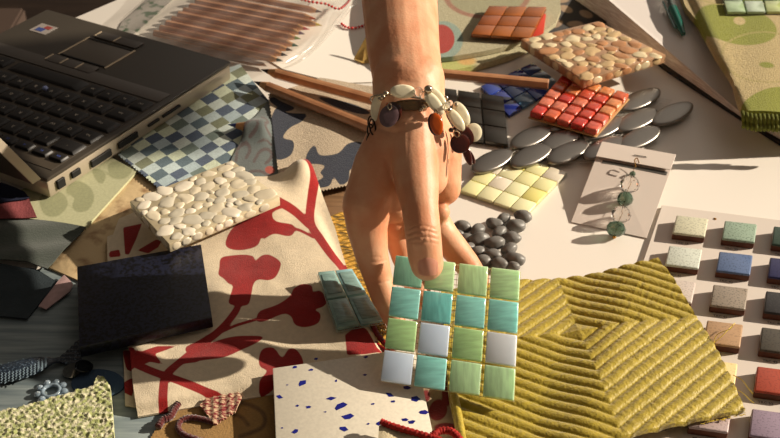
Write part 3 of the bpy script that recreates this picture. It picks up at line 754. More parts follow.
# ------------------------------------------------------------------ pencils
M_wood = mat('pencil_wood', lin(190, 138, 98), .35, .5, col2=lin(168, 116, 80), vscale=60, stretch=(1, 1, 1), coat=.3)
M_woodcut = mat('pencil_sharpened_wood', lin(206, 152, 100), .7, var=.15, vscale=300)
def pencil(A, Bp, r, lead, label, group=None, twist=0.3):
    """hexagonal wooden pencil from blunt end A to point Bp"""
    root = empty('pencil', A, label, 'pencil', group)
    d = (Bp-A).normalized(); L = (Bp-A).length; up = Vector((0, 0, 1)); x = (up-d*up.dot(d)).normalized(); y = d.cross(x)
    cone = r*3.4; ld = r*1.7
    bm = bmesh.new(); rings = []
    def ring(t, rr, hexa):
        return [bm.verts.new(A+d*t+(x*cos(twist+2*pi*k/12)+y*sin(twist+2*pi*k/12))*rr*(1 if not hexa or k % 2 == 0 else .90)) for k in range(12)]
    rings = [ring(0, r*.93, 1), ring(r*.08, r, 1), ring(L-cone, r, 1)]
    for P_, Q_ in zip(rings, rings[1:]):
        for k in range(12): bm.faces.new((P_[k], P_[(k+1) % 12], Q_[(k+1) % 12], Q_[k]))
    bm.faces.new(rings[0][::-1]); bm.faces.new(rings[-1])
    fin('pencil_body', bm, M_wood, root)
    fin('sharpened_cone', lathe([(r*.93, L-cone), (r*.95, L-cone+.0002), (r*.50, L-ld)], A, d, 16), M_woodcut, root, 40)
    c = fin('lead', lathe([(r*.50, L-ld), (r*.06, L)], A, d, 12), mat('lead', lead, .5), root, 60); c['label'] = 'coloured pencil point'
    fin('core_end', lathe([(r*.36, -.0002), (r*.36, .0001)], A, d, 12), c.data.materials[0], root)
    return root
pr = .0057
# the bag of pencils
def pk(px, py, h=.0105): return at(px, py, h)
names = [('yellow', (210, 180, 40)), ('red', (190, 40, 44)), ('purple', (92, 40, 84)), ('light green', (110, 140, 50)), ('dark green', (30, 92, 70)), ('brown', (76, 50, 36)), ('black', (34, 36, 36)), ('deep bottle green', (24, 60, 44))]
tips = [(322, 25.5), (309.5, 29.5), (305, 34), (301, 39), (298.5, 46), (292.5, 50.5), (287.5, 55.5), (283, 61)]
ends = [(196, 2), (190, 6.5), (184, 10.5), (178.5, 14.5), (172.5, 19), (166.5, 23.5), (160.5, 28), (154.5, 33)]
for (nm, c), t, e in zip(names, tips, ends):
    pencil(pk(*e), pk(*t), .0041, lin(*c), 'wooden pencil with %s point lying in the clear bag' % nm, 'pencils in the bag', random.random())
for k, (e, t, nm, c) in enumerate([((203, -4), (316, 19), 'orange', (190, 90, 40)), ((212, -9), (322, 12), 'grey', (90, 90, 90))]):
    pencil(pk(*e), pk(*t), .0041, lin(*c), 'wooden pencil with %s point at the far side of the bag' % nm, 'pencils in the bag', random.random())
# loose pencils
pencil(at(428, 115, .0215), at(261, 69.5, .0215), pr, lin(60, 40, 34), 'upper of two loose pencils pointing left, passing behind the wrist')
pencil(at(404, 141, .0182), at(254, 81.5, .0182), pr, lin(60, 40, 34), 'lower of two loose pencils pointing left across the beige swatch')
pencil(at(548.5, 84.5, .0200), at(398, 70, .0200), pr, lin(60, 40, 34), 'pencil with a blunt end pointing right, lying over the blue mosaic')
pencil(at(262, 129, .0148), at(228, 124.5, .0148), pr*.9, lin(40, 60, 130), 'pencil with a blue point peeking out from the scroll swatch')

# clear bag
M_bag = bpy.data.materials.new('clear_film'); M_bag.use_nodes = True
n = M_bag.node_tree.nodes; l = M_bag.node_tree.links; n.clear()
out = n.new('ShaderNodeOutputMaterial'); tb = n.new('ShaderNodeBsdfTransparent'); gb = n.new('ShaderNodeBsdfGlossy'); db = n.new('ShaderNodeBsdfDiffuse'); mx1 = n.new('ShaderNodeMixShader'); mx2 = n.new('ShaderNodeMixShader')
gb.inputs['Roughness'].default_value = .18; gb.inputs['Color'].default_value = (.8, .8, .8, 1); db.inputs['Color'].default_value = (.7, .66, .62, 1)
tb.inputs[0].default_value = (.97, .965, .955, 1)
fr = n.new('ShaderNodeLayerWeight'); fr.inputs[0].default_value = .05; tx = n.new('ShaderNodeTexNoise'); tx.inputs['Scale'].default_value = 30; tcx = n.new('ShaderNodeTexCoord'); bpx = n.new('ShaderNodeBump'); bpx.inputs['Distance'].default_value = .003; bpx.inputs['Strength'].default_value = .6
l.new(tcx.outputs['Object'], tx.inputs[0]); l.new(tx.outputs[0], bpx.inputs['Height']); l.new(bpx.outputs[0], gb.inputs['Normal']); l.new(bpx.outputs[0], fr.inputs['Normal'])
l.new(fr.outputs['Facing'], mx1.inputs[0]); l.new(tb.outputs[0], mx1.inputs[1]); l.new(gb.outputs[0], mx1.inputs[2])
mx2.inputs[0].default_value = .03; l.new(mx1.outputs[0], mx2.inputs[1]); l.new(db.outputs[0], mx2.inputs[2]); l.new(mx2.outputs[0], out.inputs[0])
def bag_h(a, b, x, y):
    h = .0170+.0012*sin(a*.16+b*.3)+.0008*noise.noise(Vector((a*.06, b*.1, 3)))
    # falls to the table beyond the pencil points
    e = (a-(283+(61-b)*1.05)); h -= .0135*sstep(4, 40, e)
    return max(h, .0016)
bag = cloth('plastic_bag', [(120, 26), (150, 45), (235, 66), (283, 68), (300, 58), (330, 30), (352, 8), (362, -8), (300, -24), (170, -24)], bag_h, .005, .0002, M_bag, h0=.012, smooth=80)
tag(bag, 'clear plastic bag holding the coloured pencils', 'plastic bag')
fin('bag_seam', tube_bm(smooth_path([at(283, 69, .002), at(303, 59, .003), at(322, 42, .004), (at(339, 22, .006)), at(350, 8, .009), at(356, 3, .011)], 6), [.0012]*20+[.0022]*11, 8), M_bag, bag, 70)
fin('bag_seam', tube_bm(smooth_path([at(290, 62, .003), at(315, 44, .006), at(332, 25, .008), at(347, 6, .012)], 6), .0009, 8), M_bag, bag, 70)
# things beside the bag
M_news = mat('printed_paper', lin(150, 146, 140), .8, col2=lin(60, 84, 60), vscale=70, vlo=.5, vhi=.58, var=.3)
tag(slab('printed_paper', [(118, 30), (134, 34), (170, 2), (178, -10), (158, -10), (122, 22)], .0016, .0012, M_news, bevel=0), 'crumpled paper printed with green and blue by the far left corner of the laptop', 'paper')
M_paper = mat('white_paper', lin(236, 230, 220), .7)
tag(slab('paper_sheet', [(262, 56), (283, 69), (338, 83), (372, 82), (430, 76), (432, 10), (330, -18)], .0012, .0010, M_paper, bevel=0), 'white paper sheet under the bag opening and behind the forearm', 'paper')
M_bead = mat('red_bead', lin(196, 40, 34), .25, .6, coat=.5)
def strand(P, label, nb, r=.0017):
    root = empty('bead_strand', at(P[0][0], P[0][1], .001), label, 'necklace')
    pts = smooth_path([at(a, b, h) for a, b, h in P], 12)
    L = [0]
    for a, b in zip(pts, pts[1:]): L.append(L[-1]+(b-a).length)
    fin('string', tube_bm(pts, .0003, 5), M_bead, root)
    for k in range(nb):
        t = L[-1]*(k+.5)/nb; i = max(j for j in range(len(L)) if L[j] <= t); i = min(i, len(pts)-2)
        p = pts[i].lerp(pts[i+1], (t-L[i])/(L[i+1]-L[i]+1e-9))
        fin('bead', blob(p, (Vector((r, 0, 0)), Vector((0, r, 0)), Vector((0, 0, r))), 2), M_bead, root, 80)
strand([(341, 23, .0032), (346, 27, .0032), (354, 28, .0032), (362, 26, .0032), (368, 24, .0032), (374, 24, .0032)], 'red bead strand curving on the white paper beside the forearm', 11)
strand([(300, -1, .0200), (312, 2, .0200), (326, 4, .0196), (338, 9, .0180), (346, 4, .0160), (352, -4, .0150)], 'red bead strand along the top edge above the pencils', 19)
tag(fin('gold_paper_fold', prism([at(366, 36, .020), at(373, 37, .020), at(374, 62, .004), at(362, 63, .003), at(353.5, 59, .003)], .0012, .0003, 1), mat('gold_paper', lin(206, 170, 96), .5, var=.35, vscale=120), None), 'folded pale gold paper scrap standing against the forearm', 'paper scrap')

# ------------------------------------------------------------------ round rug samples and what lies on them
M_rug1 = pat_mat('rug_cream', lin(178, 170, 136), [lin(134, 152, 138), lin(160, 34, 14), lin(150, 106, 82), lin(148, 144, 110)], bump=1.0, bscale=700, sharp=.5, var=.2)
rp = [sd_ell(443, 40, 20, 19), sd_ell(441, 39, 13.5, 14.5), (lambda f: (lambda x, y: abs(f(x, y))-1.8))(sd_ell(487, -4, 40, 21)), sd_ell(487, -4, 38, 19)]
rug = [(380, 40), (400, 56), (436, 58), (470, 53.5), (500, 47.5), (530, 38), (556, 22), (560, -4), (540, -30), (400, -30), (376, 0)]
tag(cloth('round_rug_sample', curvy(rug, 2), lambda a, b, x, y: .0150, .003, .0055, M_rug1, pats=rp, h0=.015), 'cream round-edged rug sample with a red spot behind the forearm, lying on another', 'rug sample')
rug2 = [(380, 60), (404, 70), (440, 72), (472, 66), (500, 58.5), (526, 48), (545, 30), (540, -20), (400, -20), (376, 20)]
M_rug2 = pat_mat('rug_cream2', lin(188, 180, 140), [lin(176, 178, 100), lin(200, 160, 90)], bump=1.0, bscale=700, sharp=1, var=.2)
tag(cloth('round_rug_sample', curvy(rug2, 2), lambda a, b, x, y: .0085, .003, .0070, M_rug2, pats=[sd_ell(440, 66, 34, 9), sd_ell(467, 61, 9, 4)], h0=.0085), 'lower round-edged rug sample with a lime and yellow band along its rim', 'rug sample')
M_og = mat('amber_glass', (1, 1, 1), .15, .5, objcol=True, var=.25, vscale=60, coat=.5)
r_ = empty('amber_mosaic', at(508, 22, .016), 'amber orange glass tile sheet lying on the cream rug sample', 'mosaic sheet')
Qo = quad_pts([(489, 5.5), (547, 6.5), (530, 38), (470.5, 34)], [.0225]*4)
mosaic('t', Qo, 3, 3, .035, .0035, lambda i, j: random.choice([lin(160, 84, 18), lin(148, 74, 14), lin(168, 92, 22)]), M_og, r_, .0006)
fin('mesh_backing', back_net(Qo, 3, 3, .0035, 4), mat('mesh_brown', lin(120, 70, 40), .8), r_)
tag(slab('red_tile_sample', [(536, 8), (546, 14), (543, 37), (530, 38), (524, 30)], .0180, .0024, mat('red_glaze', lin(186, 50, 20), .3)), 'red tile corner showing behind the amber mosaic', 'tile')
M_blk = pat_mat('oval_print', lin(34, 28, 26), [lin(150, 124, 96)], bump=.3, sharp=.5)
ov = union([sd_ell(556, 24, 7, 3.6, -20), sd_ell(545, 17, 5, 7, 10), sd_ell(566, 9, 7, 3.5, 20), sd_ell(575, 24, 8, 3.2, 0), sd_ell(560, 0, 9, 3, 0), sd_ell(586, 14, 7, 3.5, 20), sd_ell(548, 2, 6, 3.6, 0), sd_ell(538, 26, 5, 3)])
tag(cloth('oval_print_fabric', [(530, -16), (612, -16), (606, 26), (566, 44), (540, 50), (522, 40)], lambda a, b, x, y: .0060, .003, .0014, M_blk, pats=[ov], h0=.006), 'black fabric printed with tan ovals between the amber mosaic and the notebook', 'fabric')

# ------------------------------------------------------------------ mosaics right of the wrist
M_gls = mat('mosaic_glass', (1, 1, 1), .12, .5, objcol=True, var=.2, vscale=90, coat=.5)
r_ = empty('blue_mosaic', at(522, 88, 0), 'cobalt blue glass tile sheet under the pencil end', 'mosaic sheet')
rb = random.Random(2)
Qb = quad_pts([(480, 86), (533, 62), (562, 84), (509, 116)], .0042)
mosaic('t', Qb, 4, 3, .07, .0036, lambda i, j: rb.choice([lin(44, 66, 150), lin(34, 48, 122), lin(60, 92, 164), lin(44, 56, 136), lin(96, 140, 180)]), M_gls, r_, .0005)
fin('mesh_backing', back_net(Qb, 4, 3, .0036, 3, .0002), mat('mesh_white2', lin(200, 200, 200), .8), r_)
M_steel = mat('dark_steel', lin(84, 80, 74), .32, .5, metal=.9, bump=.05, bscale=900, stretch=(12, 1, 1))
r_ = empty('metal_square_mosaic', at(475, 115, 0), 'dark metal square tile sheet just right of the bracelet', 'mosaic sheet')
Qm = quad_pts([(434, 86), (504, 96), (509, 145), (436, 134)], .0058)
mosaic('t', Qm, 3, 3, .06, .0045, lambda i, j: (1, 1, 1), M_steel, r_, .0005, pname='metal_tile')
fin('mesh_backing', back_net(Qm, 3, 3, .0045, 4), mat('mesh_grey', lin(150, 140, 120), .8), r_)
# brushed metal leaves
M_brush = mat('brushed_steel', lin(146, 141, 134), .36, .5, metal=1, bump=.10, bscale=700, stretch=(1, 14, 1))
M_brush.node_tree.nodes['Mapping'].inputs['Rotation'].default_value = (0, 0, radians(-40))
root = empty('metal_leaf_mosaic', at(585, 135, 0), 'sheet of brushed steel leaf-shaped pieces under the orange mosaic', 'mosaic sheet')
LV = [(492, 159, 0), (531, 153.5, 0), (568, 150, 0), (604, 146, 0), (639.5, 136, 0), (672.5, 111.5, 0), (531, 135, 0), (562, 136.5, 0), (637.5, 118, 0), (640, 97.5, 0), (603.5, 126, 0), (665, 92, 9), (600, 107, 0), (568, 118, 0), (590, 160, 9)]
for x, y, s in LV:
    if s == 9: continue
    hh = .0095
    a = at(x-19, y+10.5, hh); b = at(x+19, y-10.5, hh); c = (a+b)/2; d = (b-a)/2; e = Vector((-d.y, d.x, 0)).normalized()*.0122
    bm = bmesh.new(); K = 28
    def rg(k_, z): return [bm.verts.new(c+d*(cos(t)*k_)+e*(abs(sin(t))**1.08*(1 if sin(t) > 0 else -1)*k_)+Vector((0, 0, z))) for t in [2*pi*i/K for i in range(K)]]
    R = [rg(.97, -.0045), rg(1, -.0038), rg(1, -.0020), rg(.965, -.0011), rg(.9, -.0006), rg(.7, 0), rg(.45, .0004), rg(.15, .0006)]
    for A_, B_ in zip(R, R[1:]):
        for k in range(K): bm.faces.new((A_[k], A_[(k+1) % K], B_[(k+1) % K], B_[k]))
    bm.faces.new(R[0][::-1]); bm.faces.new(R[-1])
    fin('steel_leaf', bm, M_brush, root, 50)
fin('mesh_backing', back_net(quad_pts([(480, 168), (620, 90), (672, 100), (630, 160)], .0048), 5, 5, 0, 5, .0002), mat('mesh_white3', lin(210, 205, 195), .8), root)
# orange mosaic
M_og2 = mat('orange_glaze', (1, 1, 1), .22, .5, objcol=True, var=.32, vscale=260, coat=.7, bump=.35, bscale=260)
r_ = empty('orange_mosaic', at(580, 102, .006), 'sheet of small red and orange pillow-shaped tiles on the steel leaves', 'mosaic sheet')
ro = random.Random(9)
Qr = quad_pts([(563, 72), (630.5, 93), (597, 131), (528.5, 111.5)], [.0180]*4)
mosaic('t', Qr, 5, 5, .10, .0068, lambda i, j: ro.choice([lin(206, 66, 40), lin(216, 96, 52), lin(228, 142, 86), lin(198, 48, 32), lin(224, 120, 90), lin(214, 90, 66), lin(226, 130, 76)]), M_og2, r_, .0019, pname='glazed_tile', seg=3)
fin('mesh_backing', box_on(Qr, 0, 1, 0, 1, -.0078, -.0069, .0002), mat('mesh_tan', lin(190, 150, 100), .8), r_)
# gold pebble slab
M_gres = mat('tan_resin', lin(176, 138, 104), .3, .5, var=.2, vscale=90, coat=.3)
M_gp = [mat('tan_pebble', lin(206, 176, 130), .35, var=.2, vscale=90), mat('sand_pebble', lin(224, 206, 168), .35, var=.15, vscale=90), mat('rust_pebble', lin(186, 134, 92), .35, var=.2, vscale=90)]
slab_pebbles('pebble_slab', quad_pts([(521, 39.5), (598, 21), (666, 54.5), (584, 80)], [.0300]*4), .0100, M_gres, M_gp, .0078,
             'tan and rust pebbles set in a square slab leaning on the orange mosaic', 'pebble tile', 11)
# pearl yellow mosaic
M_pearl = mat('pearl_glass', (1, 1, 1), .15, .5, objcol=True, var=.0, col2=lin(220, 214, 170), vscale=70, coat=.6)
r_ = empty('yellow_mosaic', at(512, 182, 0), 'pearly pale yellow glass tile sheet beside the grey pebbles', 'mosaic sheet')
ry = random.Random(4)
Qy = quad_pts([(500.5, 149), (567.5, 172), (527, 213.5), (459.5, 190)], .0042)
mosaic('t', Qy, 4, 4, .05, .0034, lambda i, j: ry.choice([lin(232, 228, 168), lin(226, 222, 176), lin(228, 220, 132), lin(222, 212, 190), lin(234, 232, 184)]), M_pearl, r_, .0006)
fin('mesh_backing', back_net(Qy, 4, 4, .0034, 4, .0002), mat('mesh_white4', lin(220, 215, 190), .8), r_)
# loose grey pebbles
M_st = mat('slate_pebble', lin(116, 114, 110), .42, .4, var=.25, vscale=160, bump=.15, bscale=600)
G = [(433, 270, 1), (485, 283, 1), (545, 260, .95), (578, 240, .8), (648, 235, 1.05), (620, 267, 1.1), (563, 290, .95), (608, 310, 1), (492, 315, 1.15), (545, 328, 1.1), (447, 312, .9), (485, 358, .9), (540, 370, .95), (597, 350, 1), (618, 385, 1.1), (507, 390, .9), (565, 402, .95), (612, 412, .8), (412, 296, .8), (520, 300, .7), (575, 330, .7), (640, 330, .7), (455, 345, .8), (470, 335, .7)]
G = [g for g in G if g[:2] not in ((575, 330), (470, 335), (520, 300), (640, 330))]
desc = ['low on the left edge of the pile', 'left of the middle at the top of the pile', 'near the top left of the pile', 'at the far tip of the pile', 'sticking out at the far right of the pile', 'on the far right side of the pile', 'in the upper middle of the pile', 'on the right side of the pile', 'in the centre left of the pile', 'in the very middle of the pile', 'at the left of the pile behind the finger',
        'in the near left of the pile', 'in the near middle of the pile', 'right of the middle of the pile', 'lowest on the right side of the pile', 'at the near edge left behind the green tiles', 'at the near edge behind the green tiles', 'at the near right corner of the pile', 'half hidden behind the fingertip', 'squeezed beside the finger low in the pile']
rg_ = random.Random(8)
for k, (x, y, s) in enumerate(G):
    px, py = 340+x/3.53, 150+y/3.53
    r = .0079*s; a = rg_.uniform(-.5, .9); lay = .0056*s if k % 3 else .0062*s
    c = at(px, py, lay+.0002); X = Vector((cos(a), sin(a), 0)); Y = Vector((-sin(a), cos(a), 0))
    o = fin('grey_pebble', blob(c, (X*r, Y*r*.72, Vector((0, 0, .0054*s))), 3, .18, k), M_st, None, 80)
    tag(o, 'smooth dark grey pebble '+desc[k], 'pebble', 'loose grey pebbles by the fingers')

# ------------------------------------------------------------------ earring on its card
M_card = mat('card_stock', lin(210, 198, 188), .6, .3)
TL, TR, BR, BL = at(602, 142, .021), at(676, 155, .0195), at(646.5, 238, .0012), at(571, 222, .0010)
cardQ = [TL, TR, BR, BL]
card = empty('earring_card', (BL+BR)/2, 'folded tan display card propped on the white tabletop holding the drop earring', 'card')
fin('front_panel', prism([TL, TR, BR, BL], .0006, .0001, 1), M_card, card)
ND = nrm(cardQ)
hd = [TL+ND*.0013, TR+ND*.0013, bil(cardQ, 1.0, .215)+ND*.0030, bil(cardQ, .0, .215)+ND*.0030]
fin('header_flap', prism([hd[0]-ND*.0005, hd[1]-ND*.0005, hd[2], hd[3]], .0007, .0001, 1), M_card, card)
bk = Vector((0, .010, 0))
fin('back_panel', prism([TL, TR, TR+Vector((.002, .012, -.0190)), TL+Vector((.002, .012, -.0205))], .0006, .0001, 1, down=Vector((0, 1, 0))), M_card, card)
fin('flap_shadow_strip', box_on(cardQ, .10, .97, .222, .262, .0001, .0005, 0), mat('flap_shadow_dark', lin(84, 82, 76), .4), card)  # dark strip stands in for the shadow line under the header flap
sq = [bil(cardQ, .48, .115), bil(cardQ, .64, .115)]
fin('staple', tube_bm([sq[0]+ND*.0019, sq[0]+ND*.0028, sq[1]+ND*.0028, sq[1]+ND*.0019], .0004, 6), mat('staple_steel', lin(120, 112, 100), .3, metal=1), card)
M_clear = mat('clear_crystal', (1, .99, .97), .02, .6, trans=1, ior=1.5)
M_grn = mat('green_crystal', lin(116, 144, 124), .02, .8, trans=.8, ior=1.5)
M_brass = mat('brass', lin(190, 140, 70), .25, metal=1)
er = empty('drop_earring', at(616, 229, .003), 'drop earring of clear and green faceted beads hanging on the card', 'earring')
def facet(px, py, r, m, sub=2, sq_=1.0):
    z = 1; d = atz(px, py, 1)-camo.location; t = (TL-camo.location).dot(ND)/d.dot(ND); p = camo.location+d*t
    p += ND*(r*.95)
    d2 = p-camo.location  # keep it on the same sight line, resting on the card
    q = camo.location+d*((p-camo.location).dot(ND)/d.dot(ND))
    if q.z < r: q = at(px, py, r*1.02)
    yv = (BR-TR).normalized(); xv = (TR-TL).normalized()
    bm = bmesh.new(); rings = []
    prof = [(.28, -1), (.72, -.72), (1, -.22), (1, .22), (.72, .72), (.28, 1)]
    for i, (rr, tt) in enumerate(prof):
        off = (i % 2)*pi/8
        rings.append([bm.verts.new(q+yv*(tt*r*sq_)+(xv*cos(off+2*pi*k/8)+ND*sin(off+2*pi*k/8))*r*rr) for k in range(8)])
    for i, (A_, B_) in enumerate(zip(rings, rings[1:])):
        for k in range(8):
            if i % 2 == 0:
                bm.faces.new((A_[k], A_[(k+1) % 8], B_[k])); bm.faces.new((A_[(k+1) % 8], B_[(k+1) % 8], B_[k]))
            else:
                bm.faces.new((A_[k], A_[(k+1) % 8], B_[(k+1) % 8])); bm.faces.new((A_[k], B_[(k+1) % 8], B_[k]))
    bm.faces.new(rings[0][::-1]); bm.faces.new(rings[-1])
    fin('crystal_bead', bm, m, er)
    return q
q0 = facet(632.5, 174, .0028, M_grn)
q1 = facet(629.5, 184.5, .0088, M_clear, sq_=.85)
q2 = facet(625, 199, .0072, M_grn, sq_=.9)
q3 = facet(621, 214.5, .0086, M_clear, sq_=.85)
q4 = facet(616, 229, .0084, M_grn, sq_=.72)
fin('wire', tube_bm(smooth_path([at(636, 163, .019)+ND*.0032, q0, q1, q2, q3, q4, at(614.3, 237.5, .0045)], 4), .00022, 6), M_brass, er)
fin('end_bead', blob(at(614.3, 237, .0045), (Vector((.0016, 0, 0)), Vector((0, .0016, 0)), Vector((0, 0, .0016))), 2), M_brass, er, 80)
fin('ear_hook', tube_bm(smooth_path([at(636, 167, .0215), at(634.5, 161, .0245), at(637, 158, .0250), at(639, 163, .0225)], 5), .0005, 6), M_brass, er)

# ------------------------------------------------------------------ tile sample board
M_board = mat('board_white', lin(214, 204, 194), .55, .3)
bcorn = [at(662, 205, .003), at(1010, 249, .003), at(930, 545, .003), at(573, 468, .003)]
board = empty('tile_sample_board', at(720, 300, 0), 'white sample board with rows of small glazed tiles at the right edge', 'sample board')
fin('board', prism(bcorn, .0028, .0004, 1), M_board, board)
M_clay = mat('brown_clay', lin(96, 52, 32), .7, var=.3, vscale=200)
M_ink = mat('label_ink', lin(70, 60, 54), .8)
def glaze(c, sp_): return mat('speckled_glaze', c, .3, .5, col2=tuple(x*sp_ for x in c), vscale=650, vlo=.56, vhi=.64, det=1, coat=.4)
o00 = at(676.7, 215, .0105).xy; o02 = at(774, 226, .0105).xy; o52 = at(752.3, 408.4, .0105).xy
U2 = (o02-o00)/2; V2 = (o52-o02)/5
xu = U2.normalized(); xv = V2.normalized(); wt = .0268
COL = {(0, 0): ((206, 204, 178), .6), (0, 1): ((150, 172, 152), .5), (0, 2): ((56, 78, 64), .5), (1, 0): ((204, 210, 198), .6), (1, 1): ((92, 112, 150), .6), (1, 2): ((44, 44, 88), .6),
       (2, 0): ((196, 184, 176), .7), (2, 1): ((150, 138, 124), .5), (2, 2): ((44, 42, 42), 1.8), (3, 0): ((180, 170, 160), .7), (3, 1): ((176, 142, 108), .7), (3, 2): ((78, 72, 62), .5),
       (4, 0): ((170, 150, 130), .7), (4, 1): ((226, 204, 150), .8), (4, 2): ((170, 72, 50), .7), (5, 0): ((214, 208, 198), .8), (5, 1): ((186, 166, 164), .7), (5, 2): ((150, 132, 150), .7), (6, 0): ((220, 214, 204), .8), (6, 1): ((150, 150, 150), .7), (6, 2): ((120, 110, 100), .7)}
for r in range(7):
    for c in range(4):
        col, s_ = COL.get((r, c), ((110+30*(r % 3), 110, 100), .6))
        p = o00+U2*c+V2*r
        q = [Vector((*p, .0107)), Vector((*(p+xu*wt), .0107)), Vector((*(p+xu*wt+xv*wt), .0107)), Vector((*(p+xv*wt), .0107))]
        body = fin('clay_tile', box_on(q, 0, 1, 0, 1, -.0076, -.0018, .0008), M_clay, board, 40)
        g = fin('glaze', box_on(q, -.005, 1.005, -.005, 1.005, -.0026, 0, .0013, seg=3), glaze(lin(*col), s_), body, 40)
        lp = (q[3]+q[2])/2-Vector((*(xu*.004), 0))-Vector((0, 0, .0076))+Vector((*(xv*.0032), 0))
        text_obj('label_print', 'TRC %d' % (38+r*3+c), .0034, lp, Vector((*xu, 0)), Vector((-xu.y, xu.x, 0)), M_ink, board)
fin('rivet', lathe([(.0014, 0), (.0014, .0004), (.0008, .0007)], at(715, 219, .003), (0, 0, 1), 12), M_brass, board)

# ------------------------------------------------------------------ notebook, pen, green rug sample
M_pages = mat('page_edges', lin(246, 238, 230), .8, col2=lin(216, 202, 192), vscale=60, stretch=(1, 1, 14), vlo=.4, vhi=.6)
nb_top = [at(606, -2, .0300), at(741, 113, .0110), at(860, 170, .0110), at(960, 0, .03), at(760, -100, .0300)]
nb = empty('notebook', at(700, 60, 0), 'thick open notebook of blank white pages below the pen', 'notebook')
def prism_to(top, z0, grow=0):
    """closed block from the polygon top straight down to height z0"""
    bm = bmesh.new(); n = len(top)
    a = [bm.verts.new(p) for p in top]; b = [bm.verts.new((p.x, p.y, z0)) for p in top]
    bmesh.ops.triangulate(bm, faces=[bm.faces.new(a)]); bm.faces.new(b[::-1])
    for i in range(n): bm.faces.new((a[i], b[i], b[(i+1) % n], a[(i+1) % n]))
    return bm
nb_bot = [at(569, -2, .0032), at(741, 117, .0032), at(862, 186, .0032), at(975, 0, .0032), at(745, -108, .0032)]
bm = bmesh.new(); va = [bm.verts.new(p) for p in nb_top]; vb = [bm.verts.new(p) for p in nb_bot]
bmesh.ops.triangulate(bm, faces=[bm.faces.new(va), bm.faces.new(vb[::-1])])
for i in range(5): bm.faces.new((va[i], vb[i], vb[(i+1) % 5], va[(i+1) % 5]))
fin('page_block', bm, M_pages, nb)
M_sheet = mat('blank_page', lin(226, 218, 212), .7)
fin('top_page', prism([p+Vector((0, 0, .0004)) for p in nb_top], .0003, 0, down=Vector((0, 0, -1))), M_sheet, nb)
fin('cover', prism([at(548, -14, .003), at(576, -6, .003), at(664, 68, .003), at(745, 121, .003), at(860, 194, .003), at(980, 10, .003), at(760, -110, .003)], .0028, .0004, 1), mat('cover_black', lin(28, 24, 24), .5), nb)

pen = empty('pen', at(675, 20, .02), 'clear-barrelled ballpoint pen with a dark green end lying on the notebook', 'pen')
def nbh(x, y):                       # height of the page under a pixel
    A, Bq, Cq = nb_top[0], nb_top[1], nb_top[3]; N = (Bq-A).cross(Cq-A).normalized(); d = atz(x, y, 1)-camo.location
    return (camo.location+d*((A-camo.location).dot(N)/d.dot(N))), (N if N.z > 0 else -N)
pa, NN = nbh(660.5, -22); pb, _ = nbh(672, 14); pc, _ = nbh(682.5, 38)
pa += NN*.0055; pb += NN*.0055; pc += NN*.0050
fin('barrel', tube_bm([pa, pb], .0048, 16), mat('clear_plastic', lin(215, 215, 210), .05, trans=.9, ior=1.4), pen, 50)
fin('ink_tube', tube_bm([pa, pb], .0016, 10), mat('ink_green', lin(60, 90, 84), .3), pen, 50)
M_pg = mat('pen_green', lin(16, 92, 78), .25, coat=.4)
ax = (pc-pb); 
fin('pen_cap', lathe([(.0052, -.002), (.0054, 0), (.0050, ax.length*.6), (.0034, ax.length*.85), (.0026, ax.length)], pb, ax, 20), M_pg, pen, 50)
sd = Vector((-ax.y, ax.x, 0)).normalized(); sd = sd if sd.x < 0 else -sd
fin('clip', prism([pb-ax*.35+sd*.0062+NN*.001, pb-ax*.35+sd*.0084+NN*.001, pb+ax*.72+sd*.0072+NN*.001, pb+ax*.80+sd*.0050+NN*.001], .0018, .0004, 1, down=-NN), M_pg, pen, 40)

M_grug = pat_mat('rug_tan', lin(188, 168, 118), [lin(132, 136, 38), lin(188, 168, 118), lin(128, 132, 36), lin(164, 150, 88)], bump=1.0, bscale=650, sharp=.5, var=.2)
gp = [union([sd_ell(735, 27, 42, 19, 12), sd_ell(772, 113, 36, 22, -15)]), sd_ell(739, 23, 6, 4, 10), union([sd_ell(766, 68, 7.5, 3, 8)]), union([(lambda f: (lambda x, y: abs(f(x, y))-.7))(sd_ell(765, 60, 44, 25, 5)), (lambda f: (lambda x, y: abs(f(x, y))-.7))(sd_ell(722, -4, 26, 11, 0))])]
def grh(a, b, x, y):
    h = .0430
    e = a-(688+(b-0)*.46)
    h -= .004*(1-sstep(0, 12, e))**2
    
    return h+.0005*sin(a*.1)
grug = cloth('green_circle_rug_sample', [(678, -14), (686, 6), (699, 22), (716, 54), (733, 82), (739, 102), (745, 113), (780, 115), (880, 111), (880, -40), (690, -40)], grh, .003, .0075, M_grug, pats=gp, h0=.040, smooth=75)
tag(grug, 'thick tan rug sample with olive circles folded over the notebook at the right edge', 'rug sample')
M_lin = mat('rug_lining', lin(92, 96, 26), .9, bump=1, bscale=300)
for k in range(22):
    x0 = 743+k*4.2; y0 = 117+1.0*min(k, 3)+.3*sin(k)
    fin('bound_edge_rib', tube_bm(smooth_path([at(x0-.5, y0-5, .0430), at(x0+.2, y0-1, .0425), at(x0+.7, y0+4, .038), at(x0+.8, y0+8, .0355), at(x0+.6, y0+10, .0330), at(x0+.4, y0+10, .0315)], 3), .0019, 6), M_lin, grug, 60)
r_ = empty('green_glass_mosaic', at(755, 0, .045), 'pale lime glass tile sheet lying on the olive circle rug in the far right corner', 'mosaic sheet')
Qg = quad_pts([(716, -22), (800, -22), (806, 11.5), (727, 12)], .0475)
rq = random.Random(12)
mosaic('t', Qg, 4, 3, .06, .0036, lambda i, j: rq.choice([lin(190, 208, 128), lin(206, 220, 150), lin(178, 204, 160), lin(196, 214, 190)]), mat('lime_glass', (1, 1, 1), .08, .6, objcol=True, var=.3, vscale=90, coat=.7), r_, .0012)
fin('mesh_backing', back_net(Qg, 4, 3, .0036, 3, .0002), mat('mesh_white5', lin(210, 210, 190), .8), r_)

